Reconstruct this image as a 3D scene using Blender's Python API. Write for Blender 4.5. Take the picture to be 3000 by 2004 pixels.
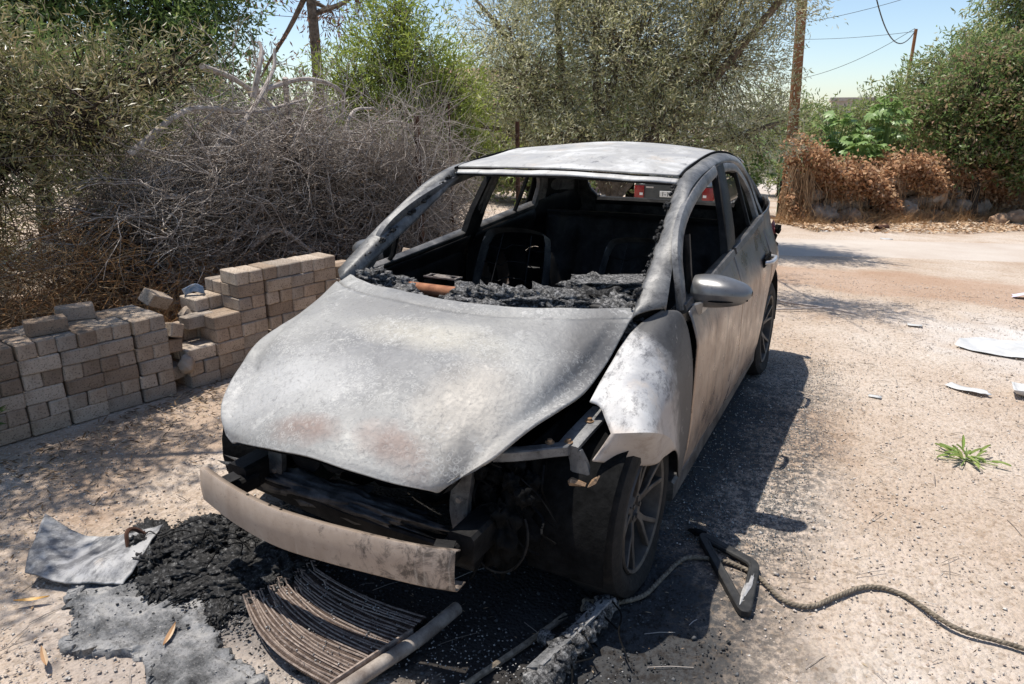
import bpy, bmesh, math, random
import numpy as np
from mathutils import Vector, Matrix, noise, Euler

for o in list(bpy.data.objects): bpy.data.objects.remove(o)
SC = bpy.context.scene
C = SC.collection
PI = math.pi
random.seed(7)
RNG = np.random.default_rng(11)

# ------------------------------------------------------------------ camera
CAM_LOC = (1.448, -2.108, 1.578)
yaw, pitch = -0.48585, -0.30638
fwd = Vector((math.sin(yaw)*math.cos(pitch), math.cos(yaw)*math.cos(pitch), math.sin(pitch)))
cam = bpy.data.cameras.new('camera'); camo = bpy.data.objects.new('camera', cam); C.objects.link(camo)
camo.location = CAM_LOC; camo.rotation_euler = fwd.to_track_quat('-Z', 'Y').to_euler()
cam.lens = 25.22; cam.sensor_width = 36; cam.sensor_fit = 'HORIZONTAL'; cam.clip_start = 0.05; cam.clip_end = 2000
SC.camera = camo

# ------------------------------------------------------------------ sky and sun
SUN = Vector((-0.335, 0.03, 1.0)).normalized()
w = bpy.data.worlds.new('World'); SC.world = w; w.use_nodes = True
nt = w.node_tree; nt.nodes.clear()
sky = nt.nodes.new('ShaderNodeTexSky'); sky.sky_type = 'NISHITA'; sky.sun_disc = False
sky.sun_elevation = math.asin(SUN.z); sky.sun_rotation = math.atan2(SUN.x, SUN.y)
sky.altitude = 100; sky.air_density = 0.9; sky.dust_density = 0.5; sky.ozone_density = 1.6
bg = nt.nodes.new('ShaderNodeBackground'); bg.inputs[1].default_value = 0.125
wo = nt.nodes.new('ShaderNodeOutputWorld')
nt.links.new(sky.outputs[0], bg.inputs[0]); nt.links.new(bg.outputs[0], wo.inputs[0])
sl = bpy.data.lights.new('sun', 'SUN'); sl.energy = 4.6; sl.angle = math.radians(0.5); sl.color = (1.0, 0.95, 0.88)
so = bpy.data.objects.new('sun', sl); C.objects.link(so); so.location = (-3, 0, 9)
so.rotation_euler = SUN.to_track_quat('Z', 'Y').to_euler()
SC.view_settings.view_transform = 'Standard'; SC.view_settings.look = 'None'
SC.view_settings.exposure = 0.38; SC.view_settings.gamma = 1.0; SC.view_settings.use_curve_mapping = False

# ------------------------------------------------------------------ helpers: objects
BASE = {}
def tag(o, label=None, cat=None, group=None, kind=None):
    if label: o['label'] = label
    if cat: o['category'] = cat
    if group: o['group'] = group
    if kind: o['kind'] = kind
    return o
def empty(name, loc, label=None, cat=None, group=None, rotz=0):
    o = bpy.data.objects.new(name, None); C.objects.link(o)
    o.location = loc; o.rotation_euler = (0, 0, rotz); o.empty_display_size = .1
    BASE[o.name] = np.array(loc, float)
    return tag(o, label, cat, group)
def put(name, me, parent=None):
    o = bpy.data.objects.new(name, me); C.objects.link(o)
    if parent: o.parent = parent
    BASE[o.name] = BASE[parent.name] if parent else np.zeros(3)
    return o
SMOOTH_NAMES = {'melted_lump', 'charred_heap', 'ash_crust', 'melted_dashboard', 'crust', 'engine', 'charred_cushion', 'melted_lumps', 'sealant_remains', 'charred_crossmember', 'boulder', 'rock'}
def mesh(name, V, F, mat, parent=None, smooth=True, ang=40, local=False):
    if name in SMOOTH_NAMES: ang = None
    V = np.asarray(V, float).reshape(-1, 3)
    if parent and not local: V = V - BASE[parent.name]
    me = bpy.data.meshes.new(name)
    if isinstance(F, np.ndarray):
        k = F.shape[1]; n = len(F)
        me.vertices.add(len(V)); me.vertices.foreach_set('co', V.astype(np.float32).ravel())
        me.loops.add(n*k); me.loops.foreach_set('vertex_index', F.astype(np.int32).ravel())
        me.polygons.add(n); me.polygons.foreach_set('loop_start', np.arange(0, n*k, k, dtype=np.int32))
        me.update(calc_edges=True)
    else:
        me.from_pydata([tuple(v) for v in V], [], F)
    if smooth:
        me.polygons.foreach_set('use_smooth', np.ones(len(me.polygons), dtype=bool))
        if ang and len(me.polygons) < 60000: me.set_sharp_from_angle(angle=math.radians(ang))
    me.materials.append(mat)
    me.update()
    return put(name, me, parent)
def solid(o, t, off=-1):
    m = o.modifiers.new('thickness', 'SOLIDIFY'); m.thickness = t; m.offset = off; return o
def join(parts):
    "list of (V,F array quads or list) -> V, F list"
    VV = []; FF = []; n = 0
    for V, F in parts:
        V = np.asarray(V, float).reshape(-1, 3); VV.append(V)
        FF += [tuple(int(i)+n for i in f) for f in F]; n += len(V)
    return np.concatenate(VV), FF

# ------------------------------------------------------------------ helpers: shapes
def cr(P, n, axis=0):
    P = np.moveaxis(np.asarray(P, float), axis, 0); k = len(P)
    Q = np.concatenate([[2*P[0]-P[1]], P, [2*P[-1]-P[-2]]])
    t = np.linspace(0, k-1, n); i = np.minimum(t.astype(int), k-2); f = t-i
    f = f.reshape((-1,)+(1,)*(P.ndim-1))
    a, b, c, d = Q[i], Q[i+1], Q[i+2], Q[i+3]
    r = .5*((2*b)+(-a+c)*f+(2*a-5*b+4*c-d)*f*f+(-a+3*b-3*c+d)*f**3)
    return np.moveaxis(r, 0, axis)
def grid_faces(nu, nv, flip=False):
    i, j = np.meshgrid(np.arange(nu-1), np.arange(nv-1), indexing='ij')
    a = (i*nv+j).ravel()
    F = np.stack([a, a+1, a+nv+1, a+nv], 1)
    return F[:, ::-1].copy() if flip else F
def patch(net, nu, nv):
    A = cr(cr(np.array(net, float), nu, 0), nv, 1)
    return A
def gridmesh(name, A, mat, parent=None, flip=False, thick=None, off=-1, mask=None, **k):
    nu, nv = A.shape[:2]; F = grid_faces(nu, nv, flip)
    if mask is not None:
        c = A.reshape(-1, 3)[F].mean(1); F = F[~mask(c)]
    o = mesh(name, A.reshape(-1, 3), F, mat, parent, **k)
    if thick: solid(o, thick, off)
    return o
def mirror(A):
    B = np.array(A, float).copy(); B[..., 0] *= -1; return B
def tube(P, R, sides=8, cap=True):
    P = np.asarray(P, float); n = len(P); R = np.broadcast_to(np.asarray(R, float), (n,))
    T = np.gradient(P, axis=0); T /= np.linalg.norm(T, axis=1)[:, None]+1e-9
    u = np.cross(T[0], [0.31, 0.2, 0.93]); u /= np.linalg.norm(u)+1e-9
    V = []
    for k in range(n):
        u = u-T[k]*(u@T[k]); u /= np.linalg.norm(u)+1e-9
        v = np.cross(T[k], u)
        for s in range(sides):
            a = 2*PI*s/sides; V.append(P[k]+R[k]*(math.cos(a)*u+math.sin(a)*v))
    F = []
    for k in range(n-1):
        for s in range(sides):
            s2 = (s+1) % sides
            F.append((k*sides+s, k*sides+s2, (k+1)*sides+s2, (k+1)*sides+s))
    if cap:
        F.append(tuple(range(sides))[::-1]); F.append(tuple((n-1)*sides+s for s in range(sides)))
    return np.array(V), F
def tubes(P, R, sides=3):
    "P (N,S,3) R (N,S) many thin tubes at once"
    N, S = P.shape[:2]
    T = np.gradient(P, axis=1); T /= np.linalg.norm(T, axis=2, keepdims=True)+1e-9
    ref = RNG.normal(size=(N, 1, 3)); u = np.cross(T, ref); u /= np.linalg.norm(u, axis=2, keepdims=True)+1e-9
    v = np.cross(T, u)
    a = np.arange(sides)*2*PI/sides
    V = P[:, :, None, :]+R[:, :, None, None]*(np.cos(a)[None, None, :, None]*u[:, :, None, :]+np.sin(a)[None, None, :, None]*v[:, :, None, :])
    idx = np.arange(N*S*sides).reshape(N, S, sides)
    A = idx[:, :-1, :]; B = idx[:, 1:, :]
    F = np.stack([A, np.roll(A, -1, 2), np.roll(B, -1, 2), B], -1).reshape(-1, 4)
    return V.reshape(-1, 3), F
def rsweep(P, wdir, wd, tdir, td):
    "rectangular section sweep; widths may be per point"
    P = np.asarray(P, float); n = len(P)
    wd = np.broadcast_to(np.asarray(wd, float), (n,)); td = np.broadcast_to(np.asarray(td, float), (n,))
    W_ = np.broadcast_to(np.asarray(wdir, float), (n, 3)); T_ = np.broadcast_to(np.asarray(tdir, float), (n, 3))
    V = []
    b = .22
    for k in range(n):
        for a, c in ((-1, -1+b), (-1+b, -1), (1-b, -1), (1, -1+b), (1, 1-b), (1-b, 1), (-1+b, 1), (-1, 1-b)):
            V.append(P[k]+W_[k]*wd[k]/2*a+T_[k]*td[k]/2*c)
    F = []
    for k in range(n-1):
        for s in range(8):
            s2 = (s+1) % 8; F.append((k*8+s, k*8+s2, (k+1)*8+s2, (k+1)*8+s))
    F += [tuple(range(8))[::-1], tuple((n-1)*8+s for s in range(8))]
    return np.array(V), F
def box(c, s, rot=None, bev=.0):
    bm = bmesh.new(); bmesh.ops.create_cube(bm, size=1)
    for v in bm.verts: v.co = Vector((v.co.x*s[0], v.co.y*s[1], v.co.z*s[2]))
    if bev: bmesh.ops.bevel(bm, geom=bm.edges[:], offset=bev, segments=1, affect='EDGES', profile=.5)
    R = Euler(rot).to_matrix() if rot else Matrix.Identity(3)
    bm.verts.ensure_lookup_table(); bm.verts.index_update()
    V = [tuple(R @ v.co+Vector(c)) for v in bm.verts]; F = [tuple(v.index for v in f.verts) for f in bm.faces]
    bm.free(); return np.array(V), F
def lathe(prof, axis='z', c=(0, 0, 0), n=32):
    "prof list of (along, radius)"
    V = []; 
    for h, r in prof:
        for k in range(n):
            a = 2*PI*k/n; p = (r*math.cos(a), r*math.sin(a))
            V.append({'z': (p[0], p[1], h), 'x': (h, p[0], p[1]), 'y': (p[0], h, p[1])}[axis])
    V = np.array(V)+np.array(c)
    F = []
    for i in range(len(prof)-1):
        for k in range(n):
            k2 = (k+1) % n; F.append((i*n+k, i*n+k2, (i+1)*n+k2, (i+1)*n+k))
    return V, F
_ICO = {}
def ico(sub):
    if sub not in _ICO:
        bm = bmesh.new(); bmesh.ops.create_icosphere(bm, subdivisions=sub, radius=1)
        bm.verts.ensure_lookup_table(); bm.verts.index_update()
        _ICO[sub] = (np.array([v.co[:] for v in bm.verts]), np.array([[v.index for v in f.verts] for f in bm.faces])); bm.free()
    return _ICO[sub]
def lump(c, s, seed=0, amp=.35, freq=2.0, sub=4, rough=.5, rotz=0):
    V, F = ico(sub); out = []
    off = Vector((seed*7.31, seed*3.7, seed*1.9))
    for v in V:
        p = Vector(v)*freq+off
        d = 1+amp*noise.noise(p)+amp*rough*noise.noise(p*2.7)+amp*rough*.6*noise.noise(p*6.1)
        out.append(Vector(v)*d)
    out = np.array([x[:] for x in out])*np.array(s)
    if rotz: 
        cz, sz = math.cos(rotz), math.sin(rotz)
        out = out @ np.array([[cz, sz, 0], [-sz, cz, 0], [0, 0, 1]])
    return out+np.array(c), [tuple(f) for f in F]
def leaves(P, D, L, Wd, fold=.25, up=None):
    "rhombus leaves: base P, direction D, length L, width Wd -> V, F"
    N = len(P); D = D/(np.linalg.norm(D, axis=1)[:, None]+1e-9)
    ref = RNG.normal(size=(N, 3)) if up is None else RNG.normal(size=(N, 3))*.5+np.array([0, 0, up])
    S = np.cross(D, ref); S /= np.linalg.norm(S, axis=1)[:, None]+1e-9
    Nn = np.cross(S, D)
    L = np.broadcast_to(L, (N,))[:, None]; Wd = np.broadcast_to(Wd, (N,))[:, None]
    m = P+D*L*.48
    V = np.stack([P, m+S*Wd*.5+Nn*Wd*fold, P+D*L-Nn*L*.08, m-S*Wd*.5+Nn*Wd*fold], 1).reshape(-1, 3)
    F = np.arange(N*4).reshape(N, 4)
    return V, F
def rocks(P, S, flat=.6):
    "many small irregular stones (octahedra)"
    N = len(P)
    O = np.array([[1, 0, 0], [0, 1, 0], [-1, 0, 0], [0, -1, 0], [0, 0, 1], [0, 0, -1]], float)
    K = O[None]*RNG.uniform(.65, 1.25, (N, 6, 1))*S[:, None, None]
    K[:, :, 2] *= flat
    K += RNG.normal(size=(N, 6, 3))*S[:, None, None]*.12
    a = RNG.uniform(0, 2*PI, N); c_, s_ = np.cos(a)[:, None], np.sin(a)[:, None]
    x = K[:, :, 0]*c_-K[:, :, 1]*s_; y = K[:, :, 0]*s_+K[:, :, 1]*c_
    K = np.stack([x, y, K[:, :, 2]], -1)+P[:, None, :]
    T = np.array([[0, 1, 4], [1, 2, 4], [2, 3, 4], [3, 0, 4], [1, 0, 5], [2, 1, 5], [3, 2, 5], [0, 3, 5]])
    F = (np.arange(N)[:, None, None]*6+T[None]).reshape(-1, 3)
    return K.reshape(-1, 3), F
def hgt(x, y):
    x = np.asarray(x, float); y = np.asarray(y, float)
    t = np.maximum(y-2.5, 0)
    z = -0.06*np.where(t < 4, t*t/8, t-2)
    z = np.where(y > 40, -0.06*35.5-.01*(y-40), z)
    return z-.22*np.exp(-((x+2.9)**2/5+(y-14.5)**2/9))
def H(x, y): return float(hgt(x, y))

# ------------------------------------------------------------------ helpers: materials
def newmat(name, rough=.85, metal=0., spec=.3):
    m = bpy.data.materials.new(name); m.use_nodes = True
    b = m.node_tree.nodes['Principled BSDF']
    b.inputs['Roughness'].default_value = rough; b.inputs['Metallic'].default_value = metal
    b.inputs['Specular IOR Level'].default_value = spec
    return m, m.node_tree, b
def coord(t, scale=(1, 1, 1), kind='Object'):
    tc = t.nodes.new('ShaderNodeTexCoord'); mp = t.nodes.new('ShaderNodeMapping')
    mp.inputs['Scale'].default_value = scale; t.links.new(tc.outputs[kind], mp.inputs[0]); return mp.outputs[0]
def nz(t, scale, detail=5, rough=.6, vec=None, dist=0.):
    n = t.nodes.new('ShaderNodeTexNoise'); n.inputs['Scale'].default_value = scale; n.inputs['Detail'].default_value = detail
    n.inputs['Roughness'].default_value = rough; n.inputs['Distortion'].default_value = dist
    t.links.new(vec if vec is not None else coord(t), n.inputs['Vector']); return n.outputs['Fac']
def vor(t, scale, feat='F1', out='Distance', vec=None, rnd=1.):
    n = t.nodes.new('ShaderNodeTexVoronoi'); n.feature = feat; n.inputs['Scale'].default_value = scale
    n.inputs['Randomness'].default_value = rnd
    t.links.new(vec if vec is not None else coord(t), n.inputs['Vector']); return n.outputs[out]
def ramp(t, fac, stops, interp='LINEAR'):
    r = t.nodes.new('ShaderNodeValToRGB'); r.color_ramp.interpolation = interp
    e = r.color_ramp.elements
    while len(e) < len(stops): e.new(.5)
    for k, (p, c) in enumerate(stops):
        e[k].position = p; e[k].color = (c, c, c, 1) if isinstance(c, (int, float)) else (*c, 1)
    t.links.new(fac, r.inputs[0]); return r.outputs[0]
def mix(t, fac, a, b, mode='MIX'):
    n = t.nodes.new('ShaderNodeMix'); n.data_type = 'RGBA'; n.blend_type = mode
    for k, v in ((0, fac), (6, a), (7, b)):
        if isinstance(v, bpy.types.NodeSocket): t.links.new(v, n.inputs[k])
        elif k == 0: n.inputs[0].default_value = v
        else: n.inputs[k].default_value = (*v, 1)
    return n.outputs[2]
def mth(t, op, a, b=None, clamp=False):
    n = t.nodes.new('ShaderNodeMath'); n.operation = op; n.use_clamp = clamp
    for k, v in ((0, a), (1, b)):
        if v is None: continue
        if isinstance(v, bpy.types.NodeSocket): t.links.new(v, n.inputs[k])
        else: n.inputs[k].default_value = v
    return n.outputs[0]
def bump(t, b, h, strength=.4, dist=.01):
    n = t.nodes.new('ShaderNodeBump'); n.inputs['Strength'].default_value = strength; n.inputs['Distance'].default_value = dist
    t.links.new(h, n.inputs['Height'])
    t.links.new(n.outputs[0], b.inputs['Normal'])
def setc(t, b, sock): t.links.new(sock, b.inputs['Base Color'])
def blob_mask(t, cx, cy, rx, ry, wob=.5, scale=3., lo=.8, hi=1.1, cz=None, rz=1., kind='Object'):
    "1 inside an uneven ellipse on the ground, 0 outside"
    tc = t.nodes.new('ShaderNodeTexCoord'); sp = t.nodes.new('ShaderNodeSeparateXYZ'); t.links.new(tc.outputs[kind], sp.inputs[0])
    dx = mth(t, 'DIVIDE', mth(t, 'SUBTRACT', sp.outputs[0], cx), rx)
    dy = mth(t, 'DIVIDE', mth(t, 'SUBTRACT', sp.outputs[1], cy), ry)
    d = mth(t, 'ADD', mth(t, 'MULTIPLY', dx, dx), mth(t, 'MULTIPLY', dy, dy))
    if cz is not None:
        dz = mth(t, 'DIVIDE', mth(t, 'SUBTRACT', sp.outputs[2], cz), rz); d = mth(t, 'ADD', d, mth(t, 'MULTIPLY', dz, dz))
    d = mth(t, 'SQRT', d)
    n = mth(t, 'MULTIPLY', mth(t, 'SUBTRACT', nz(t, scale, 6, .65), .5), wob*2)
    return ramp(t, mth(t, 'ADD', d, n), [(lo, 1.), (min(hi, .999), 0.)]) if hi < 1 else ramp(t, mth(t, 'MULTIPLY', mth(t, 'ADD', d, n), .5), [(lo/2, 1.), (hi/2, 0.)])
def simple(name, c1, c2, scale=12, rough=.85, metal=0, spec=.3, bs=.3, bd=.005, bscale=None, lo=.35, hi=.65):
    m, t, b = newmat(name, rough, metal, spec); n = nz(t, scale, 6, .65)
    setc(t, b, ramp(t, n, [(lo, c1), (hi, c2)])); 
    if bs: bump(t, b, nz(t, bscale or scale*3, 5), bs, bd)
    return m
def leafmat(name, cols, trans=.3, rough=.5, spec=.4):
    m, t, b = newmat(name, rough, 0, spec)
    g = t.nodes.new('ShaderNodeNewGeometry'); k = len(cols)
    c = ramp(t, g.outputs['Random Per Island'], [((i+.5)/k, cc) for i, cc in enumerate(cols)])
    setc(t, b, c)
    tr = t.nodes.new('ShaderNodeBsdfTranslucent'); t.links.new(c, tr.inputs[0])
    mx = t.nodes.new('ShaderNodeMixShader'); mx.inputs[0].default_value = trans
    out = t.nodes['Material Output']
    t.links.new(b.outputs[0], mx.inputs[1]); t.links.new(tr.outputs[0], mx.inputs[2]); t.links.new(mx.outputs[0], out.inputs[0])
    return m

# ------------------------------------------------------------------ materials
def soil_mat():
    m, t, b = newmat('soil', .95, 0, .15)
    v = coord(t)
    base = ramp(t, nz(t, .9, 8, .62, v, .3), [(.28, (.35, .25, .18)), (.42, (.44, .36, .29)), (.56, (.50, .43, .365)), (.72, (.545, .495, .44))])
    spk = ramp(t, vor(t, 55, 'F1', 'Color', v), [(.0, (.62, .55, .46)), (.35, (1, .96, .9)), (.8, (1.08, 1.04, 1.0)), (1., (1.25, 1.22, 1.2))])
    c = mix(t, .75, base, spk, 'MULTIPLY')
    fine = ramp(t, nz(t, 38, 6, .75, v), [(.30, (.55, .45, .38)), (.47, (1, 1, 1)), (.7, (1.1, 1.1, 1.1))])
    c = mix(t, .8, c, fine, 'MULTIPLY')
    # reddish earth beside the road and by the fence
    c = mix(t, mth(t, 'MULTIPLY', blob_mask(t, 2.1, 6.3, 2.6, .9, .6, 1.3), .55), c, (.36, .215, .135))
    c = mix(t, mth(t, 'MULTIPLY', blob_mask(t, -4.2, 1.0, 1.35, 6, .25, 1.2), .8), c, (.33, .17, .09))
    c = mix(t, mth(t, 'MULTIPLY', blob_mask(t, -1.75, .3, .45, 1.0, .6, 2.5), .6), c, (.36, .25, .17))
    # white lime dust spilled on the lot
    c = mix(t, mth(t, 'MULTIPLY', blob_mask(t, 2.75, 4.1, 1.0, .9, .7, 2.6, .35, 1.2), .75), c, (.66, .645, .62))
    # ash and soot stains
    c = mix(t, mth(t, 'MULTIPLY', blob_mask(t, .30, -.20, 1.05, .70, .42, 3.2, .72, 1.1), .97), c, (.018, .017, .017))
    c = mix(t, mth(t, 'MULTIPLY', blob_mask(t, -.45, -.60, .50, .34, .5, 4.5, .7, 1.15), .95), c, (.03, .029, .029))
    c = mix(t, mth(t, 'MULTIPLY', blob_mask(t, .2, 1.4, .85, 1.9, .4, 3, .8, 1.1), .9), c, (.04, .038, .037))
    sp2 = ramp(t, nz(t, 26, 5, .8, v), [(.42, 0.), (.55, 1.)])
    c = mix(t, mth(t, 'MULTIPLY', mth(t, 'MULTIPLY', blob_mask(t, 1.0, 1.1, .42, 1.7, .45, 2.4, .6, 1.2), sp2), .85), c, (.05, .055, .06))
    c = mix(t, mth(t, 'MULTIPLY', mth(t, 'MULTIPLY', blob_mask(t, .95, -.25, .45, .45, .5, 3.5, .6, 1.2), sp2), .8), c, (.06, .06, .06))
    c = mix(t, mth(t, 'MULTIPLY', blob_mask(t, -.35, -.98, .55, .30, .5, 4, .6, 1.2), .45), c, (.30, .28, .27))
    setc(t, b, c)
    h = mth(t, 'ADD', mth(t, 'MULTIPLY', vor(t, 70, 'F1', 'Distance', v), -.6), nz(t, 18, 8, .75, v))
    bump(t, b, h, .9, .014)
    return m
M = {}
M['soil'] = soil_mat()
def road_mat():
    m, t, b = newmat('dusty_road', .95, 0, .15); v = coord(t)
    c = ramp(t, nz(t, .8, 6, .6, v), [(.3, (.43, .36, .30)), (.55, (.49, .43, .37)), (.75, (.53, .48, .42))])
    c = mix(t, .6, c, ramp(t, nz(t, 30, 6, .8, v), [(.3, (.75, .72, .7)), (.5, (1, 1, 1))]), 'MULTIPLY')
    setc(t, b, c); bump(t, b, nz(t, 40, 6, .7, v), .3, .006); return m
M['road'] = road_mat()
M['pebble'] = leafmat('pebbles', [(.36, .28, .22), (.46, .39, .325), (.54, .48, .42), (.42, .33, .26), (.62, .58, .52), (.40, .365, .33)], 0., .9, .2)
M['char_bits'] = leafmat('char_bits', [(.012, .012, .012), (.03, .03, .03), (.02, .018, .017), (.11, .11, .11)], 0., .8, .3)
M['ash_bits'] = leafmat('ash_bits', [(.36, .35, .33), (.2, .195, .19), (.5, .47, .43), (.08, .08, .08), (.12, .12, .12)], 0., .9, .2)
M['litter'] = leafmat('leaf_litter', [(.20, .13, .075), (.14, .09, .055), (.36, .25, .15), (.24, .20, .155), (.10, .075, .055), (.44, .34, .22)], .05, .8, .2)
M['litter_pale'] = leafmat('leaf_litter_pale', [(.45, .3, .18), (.55, .42, .28), (.36, .2, .1), (.6, .5, .38)], .05, .8, .2)
def glass_crumb():
    m, t, b = newmat('glass_crumbs', .2, 0, .6)
    g = t.nodes.new('ShaderNodeNewGeometry')
    setc(t, b, ramp(t, g.outputs['Random Per Island'], [(.2, (.05, .065, .07)), (.5, (.10, .135, .14)), (.75, (.02, .022, .024)), (.95, (.34, .40, .40))])); return m
M['crumb'] = glass_crumb()

def hood_mat(name='burnt_bonnet'):
    m, t, b = newmat(name, .5, .15, .35); v = coord(t)
    nv = t.nodes.new('ShaderNodeTexNoise'); nv.inputs['Scale'].default_value = 14; nv.inputs['Detail'].default_value = 4; t.links.new(v, nv.inputs['Vector'])
    vm = t.nodes.new('ShaderNodeVectorMath'); vm.operation = 'MULTIPLY_ADD'; vm.inputs[1].default_value = (.035, .035, .035)
    t.links.new(nv.outputs['Color'], vm.inputs[0]); t.links.new(v, vm.inputs[2]); wv_ = vm.outputs[0]
    c = ramp(t, nz(t, 2.0, 5, .55, v, .5), [(.28, (.17, .168, .165)), (.44, (.235, .232, .225)), (.57, (.30, .295, .28)), (.74, (.385, .375, .35))])
    c = mix(t, mth(t, 'MULTIPLY', blob_mask(t, -.02, -1.52, .50, .17, .45, 4, .3, 1.15), .75), c, (.165, .165, .168))
    c = mix(t, mth(t, 'MULTIPLY', blob_mask(t, .05, -1.20, .62, .10, .5, 4, .3, 1.15), .6), c, (.185, .18, .172))
    c = mix(t, mth(t, 'MULTIPLY', blob_mask(t, -.34, -1.66, .34, .17, .55, 4, .35, 1.15), .8), c, (.46, .455, .445))
    c = mix(t, mth(t, 'MULTIPLY', blob_mask(t, .06, -1.36, .34, .10, .6, 5, .35, 1.15), .65), c, (.42, .39, .325))
    c = mix(t, mth(t, 'MULTIPLY', blob_mask(t, .36, -1.62, .16, .22, .6, 5, .35, 1.15), .6), c, (.43, .39, .335))
    c = mix(t, mth(t, 'MULTIPLY', blob_mask(t, -.10, -1.835, .15, .05, .7, 11, .3, 1.2), .7), c, (.215, .145, .118))
    c = mix(t, mth(t, 'MULTIPLY', blob_mask(t, .22, -1.80, .14, .06, .7, 11, .3, 1.2), .65), c, (.225, .15, .12))
    c = mix(t, mth(t, 'MULTIPLY', blob_mask(t, .60, -1.13, .12, .30, .6, 6, .3, 1.2), .8), c, (.085, .082, .08))
    c = mix(t, mth(t, 'MULTIPLY', blob_mask(t, .42, -1.76, .05, .16, .6, 8, .3, 1.2), .7), c, (.10, .10, .10))
    fl = nz(t, 17, 9, .72, v, .3); big = ramp(t, nz(t, 2.4, 4, .55, v), [(.47, 0.), (.58, 1.)])
    c = mix(t, mth(t, 'MULTIPLY', mth(t, 'MULTIPLY', ramp(t, fl, [(.575, 0.), (.59, 1.)]), big), .5), c, (.47, .46, .44))
    c = mix(t, mth(t, 'MULTIPLY', ramp(t, nz(t, 23, 9, .75, v, .2), [(.655, 0.), (.67, 1.)]), ramp(t, nz(t, 2.8, 3, .5, v), [(.54, 0.), (.62, .7)])), c, (.20, .125, .085))
    # blistered paint ash: irregular pale rims and flakes
    ms = ramp(t, nz(t, 4.5, 5, .65, v), [(.45, 0.), (.60, 1.)])
    d = vor(t, 58, 'F1', 'Distance', wv_)
    ring = ramp(t, d, [(.26, 0.), (.33, 1.), (.40, .8), (.50, 0.)])
    c = mix(t, mth(t, 'MULTIPLY', mth(t, 'MULTIPLY', ring, ms), .35), c, (.55, .54, .51))
    c = mix(t, mth(t, 'MULTIPLY', ramp(t, nz(t, 21, 7, .75, wv_, .8), [(.56, 0.), (.66, .6)]), ms), c, (.50, .49, .46))
    c = mix(t, ramp(t, nz(t, 30, 8, .8, v, 1.0), [(.36, .55), (.46, 0.)]), c, (.14, .138, .135))
    c = mix(t, ramp(t, nz(t, 90, 6, .85, v), [(.34, .55), (.46, 0.)]), c, (.12, .12, .12))
    setc(t, b, c)
    t.links.new(ramp(t, nz(t, 9, 5, .7, v), [(.3, .45), (.7, .8)]), b.inputs['Roughness'])
    bump(t, b, mth(t, 'ADD', mth(t, 'MULTIPLY', d, .6), nz(t, 40, 7, .8, v)), .5, .004)
    return m
M['hood'] = hood_mat()
def ash_white(name, dark=.42, tint=(.52, .51, .495)):
    m, t, b = newmat(name, .6, .1, .35); v = coord(t)
    c = ramp(t, nz(t, 4, 6, .65, v, .5), [(.30, (.30, .30, .31)), (.5, tint), (.7, (.62, .615, .60))])
    st = nz(t, 11, 8, .8, coord(t, (1.4, .7, .9)), .15)
    c = mix(t, ramp(t, st, [(dark-.08, .9), (dark+.04, 0.)]), c, (.10, .10, .105))
    c = mix(t, ramp(t, nz(t, 6, 5, .65, v), [(.58, 0.), (.76, .55)]), c, (.56, .46, .36))
    c = mix(t, ramp(t, nz(t, 70, 5, .8, v), [(.33, .6), (.44, 0.)]), c, (.17, .165, .16))
    setc(t, b, c); bump(t, b, nz(t, 30, 6, .7, v), .25, .003); return m
def wing_mat():
    m = ash_white('burnt_wing', .46, (.46, .45, .435)); t = m.node_tree; b = t.nodes['Principled BSDF']; old = b.inputs['Base Color'].links[0].from_socket
    sp = t.nodes.new('ShaderNodeSeparateXYZ'); tc = t.nodes.new('ShaderNodeTexCoord'); t.links.new(tc.outputs['Object'], sp.inputs[0]); v = coord(t)
    n = mth(t, 'MULTIPLY', mth(t, 'SUBTRACT', nz(t, 7, 7, .7, v, .6), .5), .22)
    c = mix(t, ramp(t, mth(t, 'ADD', sp.outputs[2], mth(t, 'MULTIPLY', n, .3)), [(.638, .7), (.662, 0.)]), old, (.40, .33, .275))
    d = mth(t, 'ADD', mth(t, 'ADD', sp.outputs[1], 1.9), mth(t, 'MULTIPLY', n, 1.6))
    c = mix(t, ramp(t, mth(t, 'MULTIPLY', d, .5), [(.41, 0.), (.475, .92)]), c, (.05, .048, .047))
    c = mix(t, ramp(t, nz(t, 12, 7, .75, v, .2), [(.60, 0.), (.68, .7)]), c, (.42, .38, .34))
    t.links.new(c, b.inputs['Base Color']); return m
M['fender'] = wing_mat()
M['roof'] = ash_white('burnt_roof', .40, (.38, .372, .355))
def baked(name='baked_door'):
    "bare heat-browned steel with vertical soot streaks and scale"
    m, t, b = newmat(name, .42, .5, .45); v = coord(t)
    c = ramp(t, nz(t, 2.6, 5, .6, v, .4), [(.3, (.25, .18, .135)), (.5, (.34, .265, .21)), (.7, (.42, .36, .31))])
    st = nz(t, 14, 5, .7, coord(t, (1, 1.6, .16)), .3)
    c = mix(t, ramp(t, st, [(.36, .8), (.48, 0.)]), c, (.13, .10, .085))
    sp = t.nodes.new('ShaderNodeSeparateXYZ'); tc = t.nodes.new('ShaderNodeTexCoord'); t.links.new(tc.outputs['Object'], sp.inputs[0])
    hz = mth(t, 'ADD', sp.outputs[2], mth(t, 'MULTIPLY', mth(t, 'SUBTRACT', nz(t, 5, 5, .6, v), .5), .25))
    c = mix(t, ramp(t, hz, [(.72, 0.), (.84, .9)]), c, (.10, .105, .115))
    c = mix(t, ramp(t, nz(t, 48, 5, .8, v), [(.34, .6), (.43, 0.)]), c, (.08, .065, .055))
    setc(t, b, c); bump(t, b, nz(t, 36, 6, .7, v), .25, .003)
    t.links.new(ramp(t, nz(t, 7, 4, .6, v), [(.35, .24), (.65, .5)]), b.inputs['Roughness'])
    return m
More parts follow.
